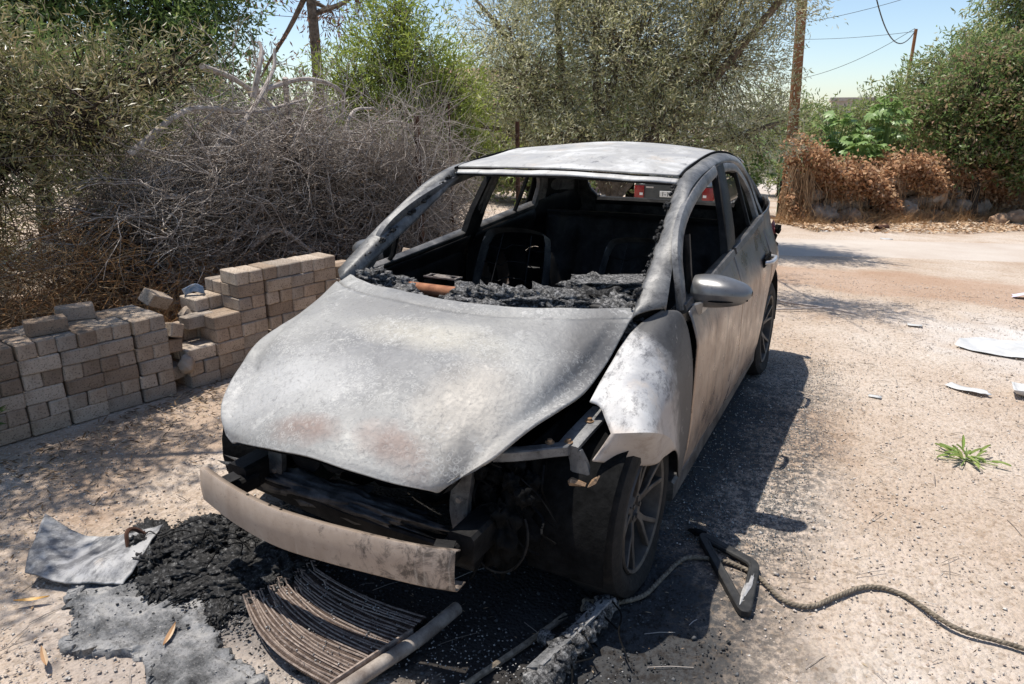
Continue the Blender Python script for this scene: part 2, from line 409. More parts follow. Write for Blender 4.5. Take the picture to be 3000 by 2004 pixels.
M['door'] = baked()
def soot(name='sooty_steel', c1=(.022, .022, .023), c2=(.085, .083, .081), c3=(.20, .19, .18)):
    m, t, b = newmat(name, .5, .3, .4); v = coord(t)
    c = ramp(t, nz(t, 7, 7, .7, v, .6), [(.32, c1), (.5, c2), (.72, c3)])
    c = mix(t, ramp(t, nz(t, 40, 6, .8, v), [(.36, .7), (.46, 0.)]), c, (.02, .02, .02))
    setc(t, b, c); bump(t, b, nz(t, 40, 6, .75, v), .4, .004); return m
M['pillar'] = soot()
M['rail'] = soot('scorched_grey_pillar', (.05, .05, .052), (.15, .148, .143), (.30, .29, .275))
M['inner'] = soot('charred_inner_steel', (.005, .005, .005), (.013, .0125, .0125), (.038, .036, .034)); M['inner'].node_tree.nodes['Principled BSDF'].inputs['Specular IOR Level'].default_value = .15
M['frame'] = soot('grey_window_frame', (.05, .05, .053), (.15, .15, .15), (.24, .235, .225))
M['beam'] = None
M['wing_edge'] = soot('scorched_beige_edge', (.20, .15, .115), (.40, .32, .265), (.52, .46, .40))
def beam_mat():
    m, t, b = newmat('scorched_bumper_beam', .55, .2, .35); v = coord(t)
    c = ramp(t, nz(t, 5, 6, .65, coord(t, (1, 1, .5))), [(.3, (.27, .205, .155)), (.5, (.36, .285, .225)), (.75, (.45, .375, .31))])
    sp = t.nodes.new('ShaderNodeSeparateXYZ'); tc = t.nodes.new('ShaderNodeTexCoord'); t.links.new(tc.outputs['Object'], sp.inputs[0])
    n = mth(t, 'ADD', nz(t, 16, 8, .75, v, .6), mth(t, 'MULTIPLY', mth(t, 'SUBTRACT', .20, sp.outputs[0]), .34))
    c = mix(t, ramp(t, n, [(.34, .9), (.47, 0.)]), c, (.075, .06, .05))
    c = mix(t, ramp(t, nz(t, 20, 5, .7, coord(t, (1, 1, .1))), [(.62, 0.), (.72, .4)]), c, (.62, .56, .48))
    c = mix(t, ramp(t, nz(t, 60, 6, .8, v), [(.33, .55), (.43, 0.)]), c, (.15, .11, .085))
    setc(t, b, c); bump(t, b, nz(t, 40, 6, .7, v), .25, .003); return m
M['beam'] = beam_mat()
def char_mat():
    m, t, b = newmat('char', .75, 0, .35); v = coord(t)
    c = ramp(t, nz(t, 55, 8, .8, v), [(.40, (.006, .006, .006)), (.53, (.022, .021, .02)), (.60, (.13, .127, .123)), (.74, (.38, .37, .35))])
    setc(t, b, c); bump(t, b, nz(t, 45, 8, .8, v), .9, .012); return m
M['char'] = char_mat()
def ashchar():
    m, t, b = newmat('ash_covered_char', .8, 0, .3); v = coord(t)
    c = ramp(t, nz(t, 70, 8, .8, v), [(.36, (.006, .006, .006)), (.46, (.04, .04, .04)), (.54, (.18, .175, .17)), (.66, (.46, .45, .43))])
    setc(t, b, c); bump(t, b, nz(t, 60, 8, .8, v), .9, .012); return m
M['ashchar'] = ashchar()
M['black'] = simple('charred_black', (.003, .003, .003), (.010, .010, .010), 20, .9, 0, .08, .6, .008, 40)
M['rust'] = simple('rusty_steel', (.20, .075, .035), (.36, .16, .08), 22, .75, .1, .3, .3, .003, 60)
M['rust_dark'] = simple('dark_rust', (.045, .022, .015), (.13, .06, .035), 18, .8, .1, .3, .3, .003, 60)
M['bracket'] = soot('bare_bracket_steel', (.07, .06, .055), (.20, .17, .145), (.38, .30, .23))
M['bracket_rust'] = soot('rusted_bracket', (.10, .06, .035), (.30, .19, .11), (.46, .36, .26))
M['tyre'] = simple('scorched_tyre', (.005, .005, .005), (.018, .016, .0145), 30, .85, 0, .3, .5, .006, 50)
M['rim'] = simple('sooty_alloy', (.045, .04, .036), (.11, .10, .09), 12, .55, .4, .4, .2, .002, 50)
M['mirror'] = None
def mirror_mat():
    m, t, b = newmat('heat_dulled_mirror_shell', .34, .55, .5); v = coord(t)
    c = ramp(t, nz(t, 6, 5, .6, v), [(.3, (.11, .11, .112)), (.6, (.20, .198, .195)), (.8, (.29, .28, .265))])
    c = mix(t, ramp(t, nz(t, 50, 5, .8, v), [(.32, .6), (.42, 0.)]), c, (.07, .065, .06))
    setc(t, b, c); bump(t, b, nz(t, 30, 5, .7, v), .15, .002); return m
M['mirror'] = mirror_mat()
M['chrome'] = simple('dull_handle', (.35, .35, .36), (.6, .6, .6), 10, .35, .6, .5, 0)
M['redglass'] = simple('melted_red_lamp', (.05, .01, .012), (.20, .03, .035), 20, .35, 0, .5, .5, .01, 30)
def block_mat():
    m, t, b = newmat('concrete_block', .95, 0, .15); v = coord(t)
    oi = t.nodes.new('ShaderNodeObjectInfo')
    base = ramp(t, oi.outputs['Random'], [(.08, (.30, .225, .165)), (.3, (.48, .385, .295)), (.5, (.36, .31, .26)), (.7, (.46, .35, .26)), (.92, (.55, .46, .37))])
    c = mix(t, .7, base, ramp(t, nz(t, 9, 5, .6, v), [(.3, (.68, .62, .56)), (.55, (1, 1, 1)), (.8, (1.12, 1.1, 1.06))]), 'MULTIPLY')
    pit = nz(t, 105, 6, .8, v)
    c = mix(t, ramp(t, pit, [(.38, .9), (.47, 0.)]), c, (.09, .07, .055))
    setc(t, b, c); bump(t, b, pit, .8, .008); return m
M['block'] = block_mat()
M['rope'] = simple('dirty_rope', (.10, .082, .062), (.27, .225, .17), 60, .95, 0, .15, .7, .004, 160)
M['plastic_pale'] = ash_white('ashy_plastic', .52, (.36, .35, .335))
def sheet_mat():
    m, t, b = newmat('melted_grey_sheet', .9, 0, .2); v = coord(t)
    c = ramp(t, nz(t, 7, 8, .75, v), [(.34, (.035, .035, .036)), (.46, (.15, .15, .15)), (.56, (.29, .285, .28)), (.70, (.44, .42, .39))])
    c = mix(t, ramp(t, nz(t, 70, 6, .8, v), [(.36, .8), (.47, 0.)]), c, (.03, .03, .03))
    c = mix(t, ramp(t, nz(t, 150, 4, .7, v), [(.60, 0.), (.70, .6)]), c, (.5, .47, .43))
    setc(t, b, c); bump(t, b, nz(t, 50, 8, .8, v), .8, .012); return m
M['sheet'] = sheet_mat()
M['core'] = simple('radiator_core', (.045, .03, .023), (.12, .085, .066), 40, .8, .1, .3, .6, .004, 120)
M['fin'] = simple('radiator_tube', (.15, .11, .09), (.36, .29, .24), 60, .7, .2, .35, .4, .003, 120)
M['tank'] = simple('scorched_tube', (.15, .12, .10), (.40, .35, .30), 14, .7, .15, .3, .4, .004, 60)
M['bark'] = simple('bark', (.10, .075, .055), (.26, .21, .165), 14, .95, 0, .15, .9, .02, 30)
M['bark_dark'] = simple('dark_bark', (.028, .021, .016), (.09, .068, .05), 14, .95, 0, .15, .9, .02, 30)
M['twig'] = leafmat('dry_twigs', [(0.14, 0.115, 0.095), (0.3, 0.26, 0.225), (0.41, 0.365, 0.32), (0.22, 0.18, 0.15), (0.5, 0.455, 0.41)], 0., .9, .15)
M['branch'] = simple('dry_branch', (.28, .23, .195), (.56, .50, .45), 20, .95, 0, .15, .6, .006, 60)
M['wire'] = simple('rusted_wire', (.09, .07, .055), (.24, .19, .15), 30, .8, .2, .3, 0)
M['straw'] = leafmat('dry_grass', [(0.56, 0.34, 0.16), (0.46, 0.25, 0.11), (0.66, 0.47, 0.27), (0.34, 0.17, 0.075)], .15, .9, .15)
M['vine_dry'] = leafmat('dry_vine_leaves', [(0.48, 0.265, 0.138), (0.6, 0.368, 0.209), (0.36, 0.178, 0.094), (0.696, 0.483, 0.308), (0.456, 0.299, 0.16), (0.264, 0.138, 0.077)], 0.35, .8, .2)
M['vine_stem'] = leafmat('dry_vine_stems', [(.42, .27, .15), (.30, .18, .1), (.5, .36, .22)], 0, .9, .15)
M['olive'] = leafmat('olive_leaves', [(0.32, 0.33, 0.151), (0.434, 0.437, 0.22), (0.785, 0.726, 0.475), (0.248, 0.264, 0.116), (0.8, 0.8, 0.672), (0.552, 0.529, 0.278)], 0.42, .42, .5)
M['green'] = leafmat('bright_green_leaves', [(0.264, 0.336, 0.05), (0.36, 0.437, 0.075), (0.192, 0.258, 0.04), (0.456, 0.504, 0.13), (0.3, 0.358, 0.09)], .40, .45, .45)
M['dark'] = leafmat('dark_green_leaves', [(0.099, 0.171, 0.041), (0.141, 0.224, 0.062), (0.225, 0.315, 0.094), (0.084, 0.132, 0.041), (0.366, 0.447, 0.144)], 0.42, .4, .5)
M['bush'] = leafmat('leathery_bush_leaves', [(0.188, 0.186, 0.072), (0.25, 0.24, 0.105), (0.413, 0.342, 0.187), (0.125, 0.138, 0.05), (0.575, 0.492, 0.33), (0.338, 0.252, 0.121), (0.15, 0.168, 0.055)], 0.34, .38, .55)
M['mixed'] = leafmat('green_and_red_leaves', [(0.17, 0.27, 0.075), (0.23, 0.32, 0.1), (0.34, 0.2, 0.13), (0.13, 0.21, 0.06), (0.2, 0.29, 0.085), (0.42, 0.27, 0.19), (0.15, 0.24, 0.07), (0.3, 0.27, 0.14)], 0.4, .5, .4)
M['far_leaf'] = leafmat('far_leaves', [(0.23, 0.313, 0.096), (0.326, 0.386, 0.144), (0.173, 0.239, 0.08), (0.461, 0.423, 0.208)], 0.4, .5, .4)
M['castor'] = leafmat('broad_leaves', [(0.156, 0.269, 0.072), (0.234, 0.359, 0.111), (0.312, 0.434, 0.156)], 0.4, .4, .5)
M['cactus'] = simple('cactus_skin', (.12, .21, .08), (.20, .30, .13), 9, .6, 0, .4, .3, .004, 60)
M['deadleaf'] = leafmat('hanging_dead_leaves', [(.24, .12, .075), (.32, .18, .12), (.18, .09, .06)], .25, .8, .2)
M['stone'] = simple('field_stone', (.20, .155, .115), (.40, .33, .265), 6, .95, 0, .15, .8, .03, 14)
M['stone_rust'] = simple('reddish_stone', (.30, .18, .105), (.46, .32, .21), 6, .95, 0, .15, .8, .03, 14)
M['pole'] = None
def pole_mat():
    m, t, b = newmat('weathered_pole_wood', .9, 0, .2); v = coord(t, (14, 14, .7))
    c = ramp(t, nz(t, 2.2, 7, .7, v), [(.3, (.15, .065, .03)), (.5, (.26, .12, .055)), (.72, (.36, .185, .09))])
    setc(t, b, c); bump(t, b, nz(t, 3.5, 7, .7, v), .6, .01); return m
M['pole'] = pole_mat()
M['cable'] = simple('cable_black', (.03, .03, .03), (.06, .06, .06), 10, .7, 0, .3, 0)
M['white'] = simple('white_plastic', (.46, .455, .44), (.60, .595, .575), 8, .5, 0, .4, .1, .002)
M['weed'] = leafmat('weed_leaves', [(.22, .34, .08), (.30, .42, .12), (.36, .42, .14), (.42, .45, .18)], .35, .45, .4)
M['plaster'] = simple('pink_plaster', (.50, .33, .26), (.60, .42, .34), 3, .95, 0, .15, .3, .01)
M['tile'] = simple('terracotta_tile', (.40, .22, .16), (.52, .33, .26), 5, .9, 0, .2, .4, .01)
M['render_grey'] = simple('grey_render', (.34, .31, .27), (.46, .42, .37), 3, .95, 0, .15, .3, .01)
M['carpaint'] = simple('dusty_grey_car_paint', (.045, .055, .062), (.075, .085, .092), 4, .35, .4, .5, 0)
def glass_mat():
    m, t, b = newmat('car_glass', .05, 0, .6); b.inputs['Base Color'].default_value = (.06, .085, .085, 1); return m
M['carglass'] = glass_mat()
M['lamp'] = simple('red_tail_lamp', (.16, .010, .012), (.26, .02, .02), 6, .2, 0, .5, 0)
M['plate'] = simple('plate_white', (.62, .62, .60), (.70, .70, .68), 6, .5, 0, .3, 0)
M['plate_ink'] = simple('plate_ink', (.02, .03, .02), (.03, .04, .03), 6, .5, 0, .3, 0)
M['rubber'] = simple('rubber', (.012, .012, .012), (.035, .034, .032), 30, .6, 0, .35, .4, .003, 60)
M['lilac'] = simple('lilac_bag', (.55, .50, .60), (.70, .66, .74), 6, .6, 0, .3, .3, .006)
M['bluebag'] = simple('blue_wrapper', (.10, .22, .42), (.55, .62, .70), 25, .5, 0, .4, .2, .003)
M['orange'] = simple('amber_glaze', (.50, .25, .05), (.62, .36, .10), 6, .4, 0, .4, 0)

# ------------------------------------------------------------------ the ground
def axis(lo, hi, a, b, fine, grow=1.25):
    v = list(np.arange(a, b+1e-6, fine)); s = fine; x = v[-1]
    while x < hi: s *= grow; x += s; v.append(min(x, hi))
    s = fine; x = v[0]; L = []
    while x > lo: s *= grow; x -= s; L.append(max(x, lo))
    return np.array(L[::-1]+v)
gx = axis(-400, 400, -3.2, 3.2, .05); gy = axis(-60, 900, -1.6, 6.5, .05)
X, Y = np.meshgrid(gx, gy, indexing='ij')
Z = hgt(X, Y)
Zn = np.zeros_like(Z)
for i in range(len(gx)):
    for j in range(len(gy)):
        if -4 < gx[i] < 4.5 and -2 < gy[j] < 8:
            p = Vector((gx[i], gy[j], 0)); Zn[i, j] = .010*noise.noise(p*2.3)+.007*noise.noise(p*6.5)
A = np.stack([X, Y, Z+Zn-.004], -1)
ground = gridmesh('ground', A, M['soil'], flip=True, ang=None); tag(ground, kind='structure')
# the lane that crosses behind the lot, running across the view
rd = np.array([.865, .50]); pn = np.array([-.50, .865])
pts = []
for s in np.linspace(-2.2, 60, 80):
    row = []
    for k in np.linspace(0, 1, 7):
        c0 = np.array([.305, 7.51])+rd*s+pn*(k*3.15+.10*math.sin(s*1.3)*(1-k))
        row.append((c0[0], c0[1], H(*c0)+.006-(.05 if k in (0, 1) else 0)))
    pts.append(row)
road = gridmesh('road', np.array(pts), M['road'], ang=None); tag(road, kind='structure')
# the side lane leading away past the parked saloon
pts = []
for s in np.linspace(0, 45, 40):
    row = []
    for k in np.linspace(0, 1, 5):
        c0 = np.array([-2.75-.10*s, 11.2+s])+np.array([1.0, 0])*(k*3.0-1.0)
        row.append((c0[0], c0[1], H(*c0)+.010-(.05 if k in (0, 1) else 0)))
    pts.append(row)
lane = gridmesh('lane', np.array(pts), M['road'], ang=None, flip=True); tag(lane, kind='structure')

# ================================================================== the burnt car
car = empty('burnt_car', (0, 1.25, 0), 'burnt-out hatchback with ash-grey bonnet and no glass, standing in the middle of the lot', 'car')
SIDES = ((1, False), (-1, True))
def lean(P):
    "the heat-sagged off side leans slightly inwards above the waist"
    P = np.array(P, float).copy(); k = np.clip((P[..., 2]-.80)/.14, 0, 1); k = k*k*(3-2*k); P[..., 0] += .070*k*np.clip(-P[..., 0]/.45, 0, 1); return P
def sided(A, s): return A if s > 0 else lean(mirror(A))
def pair(name, A, mat, thick=None, off=-1, flip=False, mask=None, parent=car, ln=True):
    out = []
    for s, fl in SIDES:
        B = sided(A, s) if ln else (A if s > 0 else mirror(A))
        out.append(gridmesh(name, B, mat, parent, flip=fl ^ flip, thick=thick, off=off, mask=mask))
    return out
def wob(A, amp, freq, seed=0):
    "heat-buckle a sheet"
    B = A.copy().reshape(-1, 3)
    for i, p in enumerate(B):
        q = Vector(p)*freq+Vector((seed*5.1, seed*2.3, 0)); B[i] += np.array(noise.noise_vector(q))*amp
    return B.reshape(A.shape)

# ---- bonnet
half = [  # rows from the windscreen to the nose, columns centre -> edge
 [(0, .060, .884), (.22, .075, .886), (.44, .130, .888), (.585, .205, .886), (.675, .268, .882)],
 [(0, -.075, .850), (.22, -.065, .850), (.44, -.020, .842), (.575, .030, .826), (.662, .090, .780)],
 [(0, -.250, .800), (.21, -.240, .798), (.42, -.205, .786), (.540, -.170, .768), (.643, -.100, .720)],
 [(0, -.430, .728), (.20, -.415, .724), (.37, -.380, .708), (.480, -.355, .690), (.588, -.335, .698)],
 [(0, -.570, .662), (.17, -.556, .652), (.31, -.525, .628), (.410, -.490, .608), (.520, -.455, .634)],
 [(0, -.632, .616), (.15, -.624, .605), (.28, -.598, .580), (.365, -.562, .556), (.450, -.505, .575)],
 [(0, -.656, .590), (.15, -.648, .578), (.28, -.618, .556), (.362, -.572, .534), (.405, -.525, .546)],
]
left = [(-.675, .268, .882), (-.676, .060, .800), (-.682, -.195, .742), (-.650, -.340, .672), (-.605, -.455, .612), (-.555, -.520, .566), (-.500, -.555, .512)]
half = [r[:4]+[tuple((np.array(r[3])+np.array(r[4]))/2+np.array([0, 0, -.018*min(1, i/2)]))]+r[4:] for i, r in enumerate(half)]   # shallow channel outside the crease
net = []
for r, le in zip(half, left):
    f_ = np.array(le)-np.array([-r[5][0], r[5][1], r[5][2]])
    net.append([tuple(np.array([-x, y, z])+f_*k) for (x, y, z), k in zip(r[:0:-1], (1, .75, .5, .2, .05))]+r)
HOOD = wob(wob(patch(net, 60, 96), .009, 2.6, 1), .0025, 9, 2)
hood = gridmesh('bonnet', HOOD, M['hood'], car, thick=.010, flip=True, ang=50)
# folded inner lip under the nose of the bonnet
e = HOOD[-1]; lipA = np.stack([e+np.array([0, .004, -.011]), e+np.array([0, .055, -.022]), e+np.array([0, .075, -.010])])
gridmesh('bonnet_inner_edge', lipA, M['inner'], hood)
# ---- scuttle strip below the missing windscreen
r0 = HOOD[0]
cow = np.stack([r0+np.array([0, .004, -.012]), r0+np.array([0, .03, .0]), r0+np.array([0, .085, .018]), r0+np.array([0, .10, .012]), r0+np.array([0, .115, -.03])])
gridmesh('scuttle_panel', wob(cow, .006, 6, 3), M['hood'], car, thick=.004)

# ---- front wings
wing = [
 [(.668, -.090, .700), (.700, -.085, .685), (.735, -.130, .668), (.770, -.175, .645), (.755, -.200, .605), (.735, -.228, .563)],
 [(.668, .000, .736), (.745, -.020, .738), (.825, -.070, .712), (.880, -.137, .655), (.868, -.075, .565), (.854, -.012, .476)],
 [(.670, .100, .778), (.758, .085, .778), (.850, .065, .700), (.894, .050, .565), (.884, .070, .510), (.872, .105, .462)],
 [(.676, .200, .826), (.770, .200, .806), (.855, .190, .690), (.888, .172, .474), (.886, .190, .456), (.882, .215, .436)],
 [(.705, .300, .872), (.790, .335, .845), (.850, .360, .660), (.868, .375, .360), (.862, .395, .300), (.850, .430, .225)],
 [(.752, .385, .905), (.810, .455, .875), (.850, .500, .700), (.856, .512, .450), (.852, .510, .330), (.842, .500, .210)],
]
wing = np.array(wing)
def wing_parts(W_):
    A = np.concatenate([patch(W_[:, :4], 44, 30), patch(W_[:, 3:], 44, 16)[:, 1:]], 1); A = wob(A, .006, 4.2, 5)
    return A[:, :30], A[:, 29:]
WR = wing.copy(); k_ = np.linspace(.42, .9, 6)[:, None]; WR[:, :, 0] = .655+(WR[:, :, 0]-.668)*k_; WR[0, :, 1] = WR[0, :, 1]*.6-.06; WR[:3, :, 2] -= .012
wings = []
for s, W_, m1, m2 in ((1, wing, 'fender', 'wing_edge'), (-1, WR, 'pillar', 'pillar')):
    up_, lo_ = wing_parts(W_); wg = gridmesh('front_wing', sided(np.concatenate([up_, lo_[:, 1:]], 1), s), M[m1], car, flip=s < 0, thick=.006, ang=24); wings.append(wg)
for wg, (s, fl) in zip(wings, SIDES):   # inner wheel arch liner of scorched steel
    th = np.linspace(-.25, PI+.25, 18); arc = []
    for xx in (.56, .70, .82):
        arc.append([(s*xx, .02+.345*math.cos(a), .27+.345*math.sin(a)) for a in th])
    gridmesh('arch_liner', np.array(arc), M['black'], wg, flip=fl)

# ---- body side profile
ZS = np.array([.13, .20, .30, .42, .55, .66, .735, .77, .83, .885, .93, 1.02]); XS = np.array([.795, .822, .842, .851, .853, .852, .853, .846, .826, .804, .786, .768])
def sx(z): return np.interp(z, ZS, XS)
def belt(y): return .885+.080*(y-.75)
def sill(y): return .150+.035*(y-.6)
def side_panel(y0f, y1f, z0f, z1f, nu=40, nv=34, dx=None):
    A = np.zeros((nu, nv, 3))
    for i, u in enumerate(np.linspace(0, 1, nu)):
        for j, v in enumerate(np.linspace(0, 1, nv)):
            z = .2+.7*v; y0, y1 = y0f(z), y1f(z); y = y0+(y1-y0)*u
            z = z0f(y)+(z1f(y)-z0f(y))*v
            y = y0f(z)+(y1f(z)-y0f(z))*u
            A[i, j] = (sx(z)-(dx(y) if dx else 0), y, z)
    return A
arch_y = lambda z: 2.51-math.sqrt(max(.385**2-(z-.29)**2, 0)) if abs(z-.29) < .385 else 9
fd = side_panel(lambda z: .522, lambda z: 1.420, sill, belt)
fdoors = pair('front_door', wob(fd, .004, 4, 9), M['door'], thick=.006)
rdoor = side_panel(lambda z: 1.432, lambda z: min(2.27, arch_y(z)), sill, belt)
rdoors = pair('rear_door', wob(rdoor, .004, 4, 12), M['door'], thick=.006)
def qdx(y): return .0+.13*max((y-2.35)/.7, 0)**2.2
def qbot(y): return max(.29+math.sqrt(max(.385**2-(y-2.51)**2, 0)), .24) if y < 2.89 else .30
A = np.zeros((30, 24, 3))
for i, y in enumerate(np.linspace(2.28, 3.03, 30)):
    for j, v in enumerate(np.linspace(0, 1, 24)):
        zb, zt = qbot(y), belt(y)+.02-max(y-2.85, 0)*.2
        z = zb+(zt-zb)*v; A[i, j] = (sx(z)-qdx(y), y, z)
quarters = pair('rear_quarter', wob(A, .010, 6, 14), M['door'], thick=.006)
for q, (s, fl) in zip(quarters, SIDES):
    B = sided(A, s).copy(); B[..., 0] -= s*.022; gridmesh('inner_lining', B, M['inner'], q, flip=not fl)
    th = np.linspace(-.1, PI+.1, 16); arc = [[(s*xx, 2.51+.38*math.cos(a), .29+.38*math.sin(a)) for a in th] for xx in (.56, .70, .835)]
    gridmesh('arch_liner', np.array(arc), M['inner'], q, flip=fl)
    V, F = lump((s*.742, 2.985, .80), (.025, .035, .09), 3, .5, 2.5, 3); mesh('tail_lamp', V, F, M['redglass'], q)
    # ragged torn edge of melted bumper plastic along the rear corner
    parts = [lump((s*(.775-.012*k % .03), 2.96+.012*(k % 3), .55+.06*k), (.02, .03, .035), k+4, .7, 2.4, 2) for k in range(6)]
    V, F = join(parts); mesh('melted_edge', V, F, M['black'], q)
# sills
for s, fl in SIDES:
    P = [(s*.775, y, sill(y)-.005) for y in np.linspace(.45, 2.2, 8)]
    V, F = rsweep(P, (1, 0, 0), .10, (0, 0, 1), .09); mesh('sill', V, F, M['pillar'], car)

# ---- roof
rows = []
for y, hw, ze, zc, yo in ((1.135, .577, 1.316, 1.328, -.03), (1.20, .575, 1.328, 1.344, -.03), (1.40, .567, 1.350, 1.378, -.02), (1.80, .558, 1.384, 1.410, 0), (2.20, .556, 1.366, 1.412, 0), (2.55, .557, 1.322, 1.376, 0), (2.74, .557, 1.282, 1.335, .03)):
    rows.append([(hw*u, y+yo*(1-u*u), ze+(zc-ze)*(1-abs(u)**2.2)) for u in (-1, -.8, -.45, 0, .45, .8, 1)])
ROOF = wob(patch(rows, 44, 60), .008, 2.4, 21)
roof = gridmesh('roof', ROOF, M['roof'], car, thick=.008, flip=True)
e = ROOF[0]
hdr = np.stack([e+np.array([0, .030, -.010]), e+np.array([0, -.004, -.012]), e+np.array([0, -.026, -.022]), e+np.array([0, -.032, -.030])])
gridmesh('header_flange', wob(hdr, .005, 9, 4), M['roof'], roof, thick=.004)
hd2 = [e[i]+np.array([0, .03, -.030]) for i in range(0, 60, 6)]+[e[-1]+np.array([0, .03, -.030])]
V, F = rsweep(hd2, (0, 1, 0), .11, (0, 0, 1), .022); mesh('header_rail', V, F, M['inner'], roof)

# ---- pillars and roof rails (windscreen pillar over the doors to the tail pillar)
inn = np.array([(.672, .285, .890), (.640, .580, 1.035), (.606, .900, 1.198), (.584, 1.120, 1.308), (.574, 1.340, 1.343), (.563, 1.800, 1.380), (.562, 2.200, 1.362), (.566, 2.560, 1.300), (.610, 2.780, 1.120), (.660, 2.880, .985)])
out = np.array([(.765, .385, .905), (.722, .610, 1.060), (.684, .860, 1.205), (.662, 1.030, 1.275), (.650, 1.260, 1.318), (.640, 1.700, 1.352), (.648, 2.100, 1.325), (.682, 2.300, 1.215), (.730, 2.370, 1.075), (.775, 2.400, .985)])
up = np.array([.0, .0, 1.]); net = []
for a, b in zip(inn, out):
    d = b-a; ax = np.array([.35, -.25, .9]); ax /= np.linalg.norm(ax)
    net.append([a+np.array([-.018, .02, -.035]), a, a+d*.25+ax*.012, a+d*.6+ax*.014, b, b+np.array([-.02, .01, -.03]), b+np.array([-.06, .02, -.035])])
RAIL = patch(net, 60, 22)
rails = pair('roof_rail_and_pillar', wob(RAIL, .003, 7, 31), M['rail'], thick=.006, ln=False)
for rl, (s, fl) in zip(rails, SIDES):   # crumbling windscreen sealant along the pillar and a gutter seam
    parts = []; P = cr(inn[:4], 50)
    for k, p in enumerate(P):
        if random.random() < .35: continue
        r = 1.1*random.random()**1.5*(.006+.006*random.random())*(1 if s > 0 else .55)
        parts.append(lump((s*(p[0]-.008+random.uniform(-.006, .006)), p[1]-.006, p[2]+.002), (r+.003, r*2.2+.006, r*1.2+.003), k, .8, 2., 3))
    V, F = join(parts); mesh('sealant_remains', V, F, M['char'], rl)['kind'] = 'stuff'
    g = cr(inn[3:8], 40)+np.array([.004, 0, .009]); g[:, 0] *= s
    V, F = tube(g, .007, 6); mesh('gutter_seam', V, F, M['black'], rl)
    # pillar foot: inner sheet joining the pillar to the scuttle
    A = np.array([[(s*.665, .30, .885), (s*.70, .34, .90), (s*.755, .40, .905)], [(s*.66, .36, .82), (s*.70, .42, .80), (s*.76, .47, .80)], [(s*.66, .40, .55), (s*.70, .45, .5), (s*.77, .49, .5)]])
    gridmesh('pillar_foot', patch(A, 8, 8), M['inner'], rl, flip=fl)
# centre posts
for s, fl in SIDES:
    P = cr([(s*.765, 1.42, .15), (s*.79, 1.42, .55), (s*.765, 1.435, .93), (s*.70, 1.52, 1.18), (s*.635, 1.60, 1.345)], 16)
    V, F = rsweep(P, (0, 1, .1), np.linspace(.20, .13, 16), (1, 0, 0), .045); V = V if s > 0 else lean(V); bp = mesh('centre_post', V, F, M['inner'], car)
    coil = [(s*(.735+.012*math.cos(k*1.3)), 1.40+.012*math.sin(k*1.3), .70+k*.0022) for k in range(70)]
    V, F = tube(coil, .003, 4); mesh('belt_coil', V, F, M['inner'], bp)
# tail pillars: broad inner panel between rear door glass and tailgate
for s, fl in SIDES:
    net = [[(s*.755, 2.24, .98), (s*.72, 2.55, 1.0), (s*.65, 2.86, 1.0)], [(s*.705, 2.24, 1.12), (s*.68, 2.5, 1.13), (s*.62, 2.80, 1.13)], [(s*.64, 2.16, 1.27), (s*.62, 2.4, 1.27), (s*.565, 2.66, 1.26)]]
    gridmesh('tail_pillar_panel', patch(net, 14, 14), M['inner'], car, flip=fl, thick=.01, off=0)
# ---- door window frames
def bar(parent, name, pts, wd, td, mat, s, n=18, wdir=None):
    P = cr(pts, n); P[:, 0] *= s
    T = np.gradient(P, axis=0); T /= np.linalg.norm(T, axis=1)[:, None]
    nx = np.array([s*.94, 0, .34]); Wd = np.cross(T, nx); Wd /= np.linalg.norm(Wd, axis=1)[:, None]
    V, F = rsweep(P, Wd, wd, nx, td); V = V if s > 0 else lean(V); return mesh(name, V, F, mat, parent)
for d, (s, fl) in zip(fdoors, SIDES):
    bar(d, 'window_frame', [(.782, .545, .865), (.762, .560, .965), (.735, .600, 1.060), (.704, .720, 1.140), (.680, .900, 1.206), (.660, 1.170, 1.270), (.644, 1.520, 1.318)], .050, .03, M['frame'], s)
    bar(d, 'frame_post', [(.640, 1.545, 1.322), (.690, 1.485, 1.17), (.778, 1.390, .930)], .045, .03, M['frame'], s)
    bar(d, 'quarter_light_bar', [(.735, .735, 1.125), (.775, .70, .875)], .022, .02, M['inner'], s, 6)
    bar(d, 'belt_ledge', [(.780, .53, belt(.53)+.002), (.780, 1.0, belt(1.0)+.002), (.778, 1.41, belt(1.41)+.002)], .035, .05, M['pillar'], s, 6)
    # door handle
    P = cr([(s*.855, 1.18, .785), (s*.885, 1.20, .79), (s*.89, 1.30, .797), (s*.857, 1.325, .795)], 10); V, F = tube(P, .011, 8); mesh('handle', V, F, M['chrome'], d)
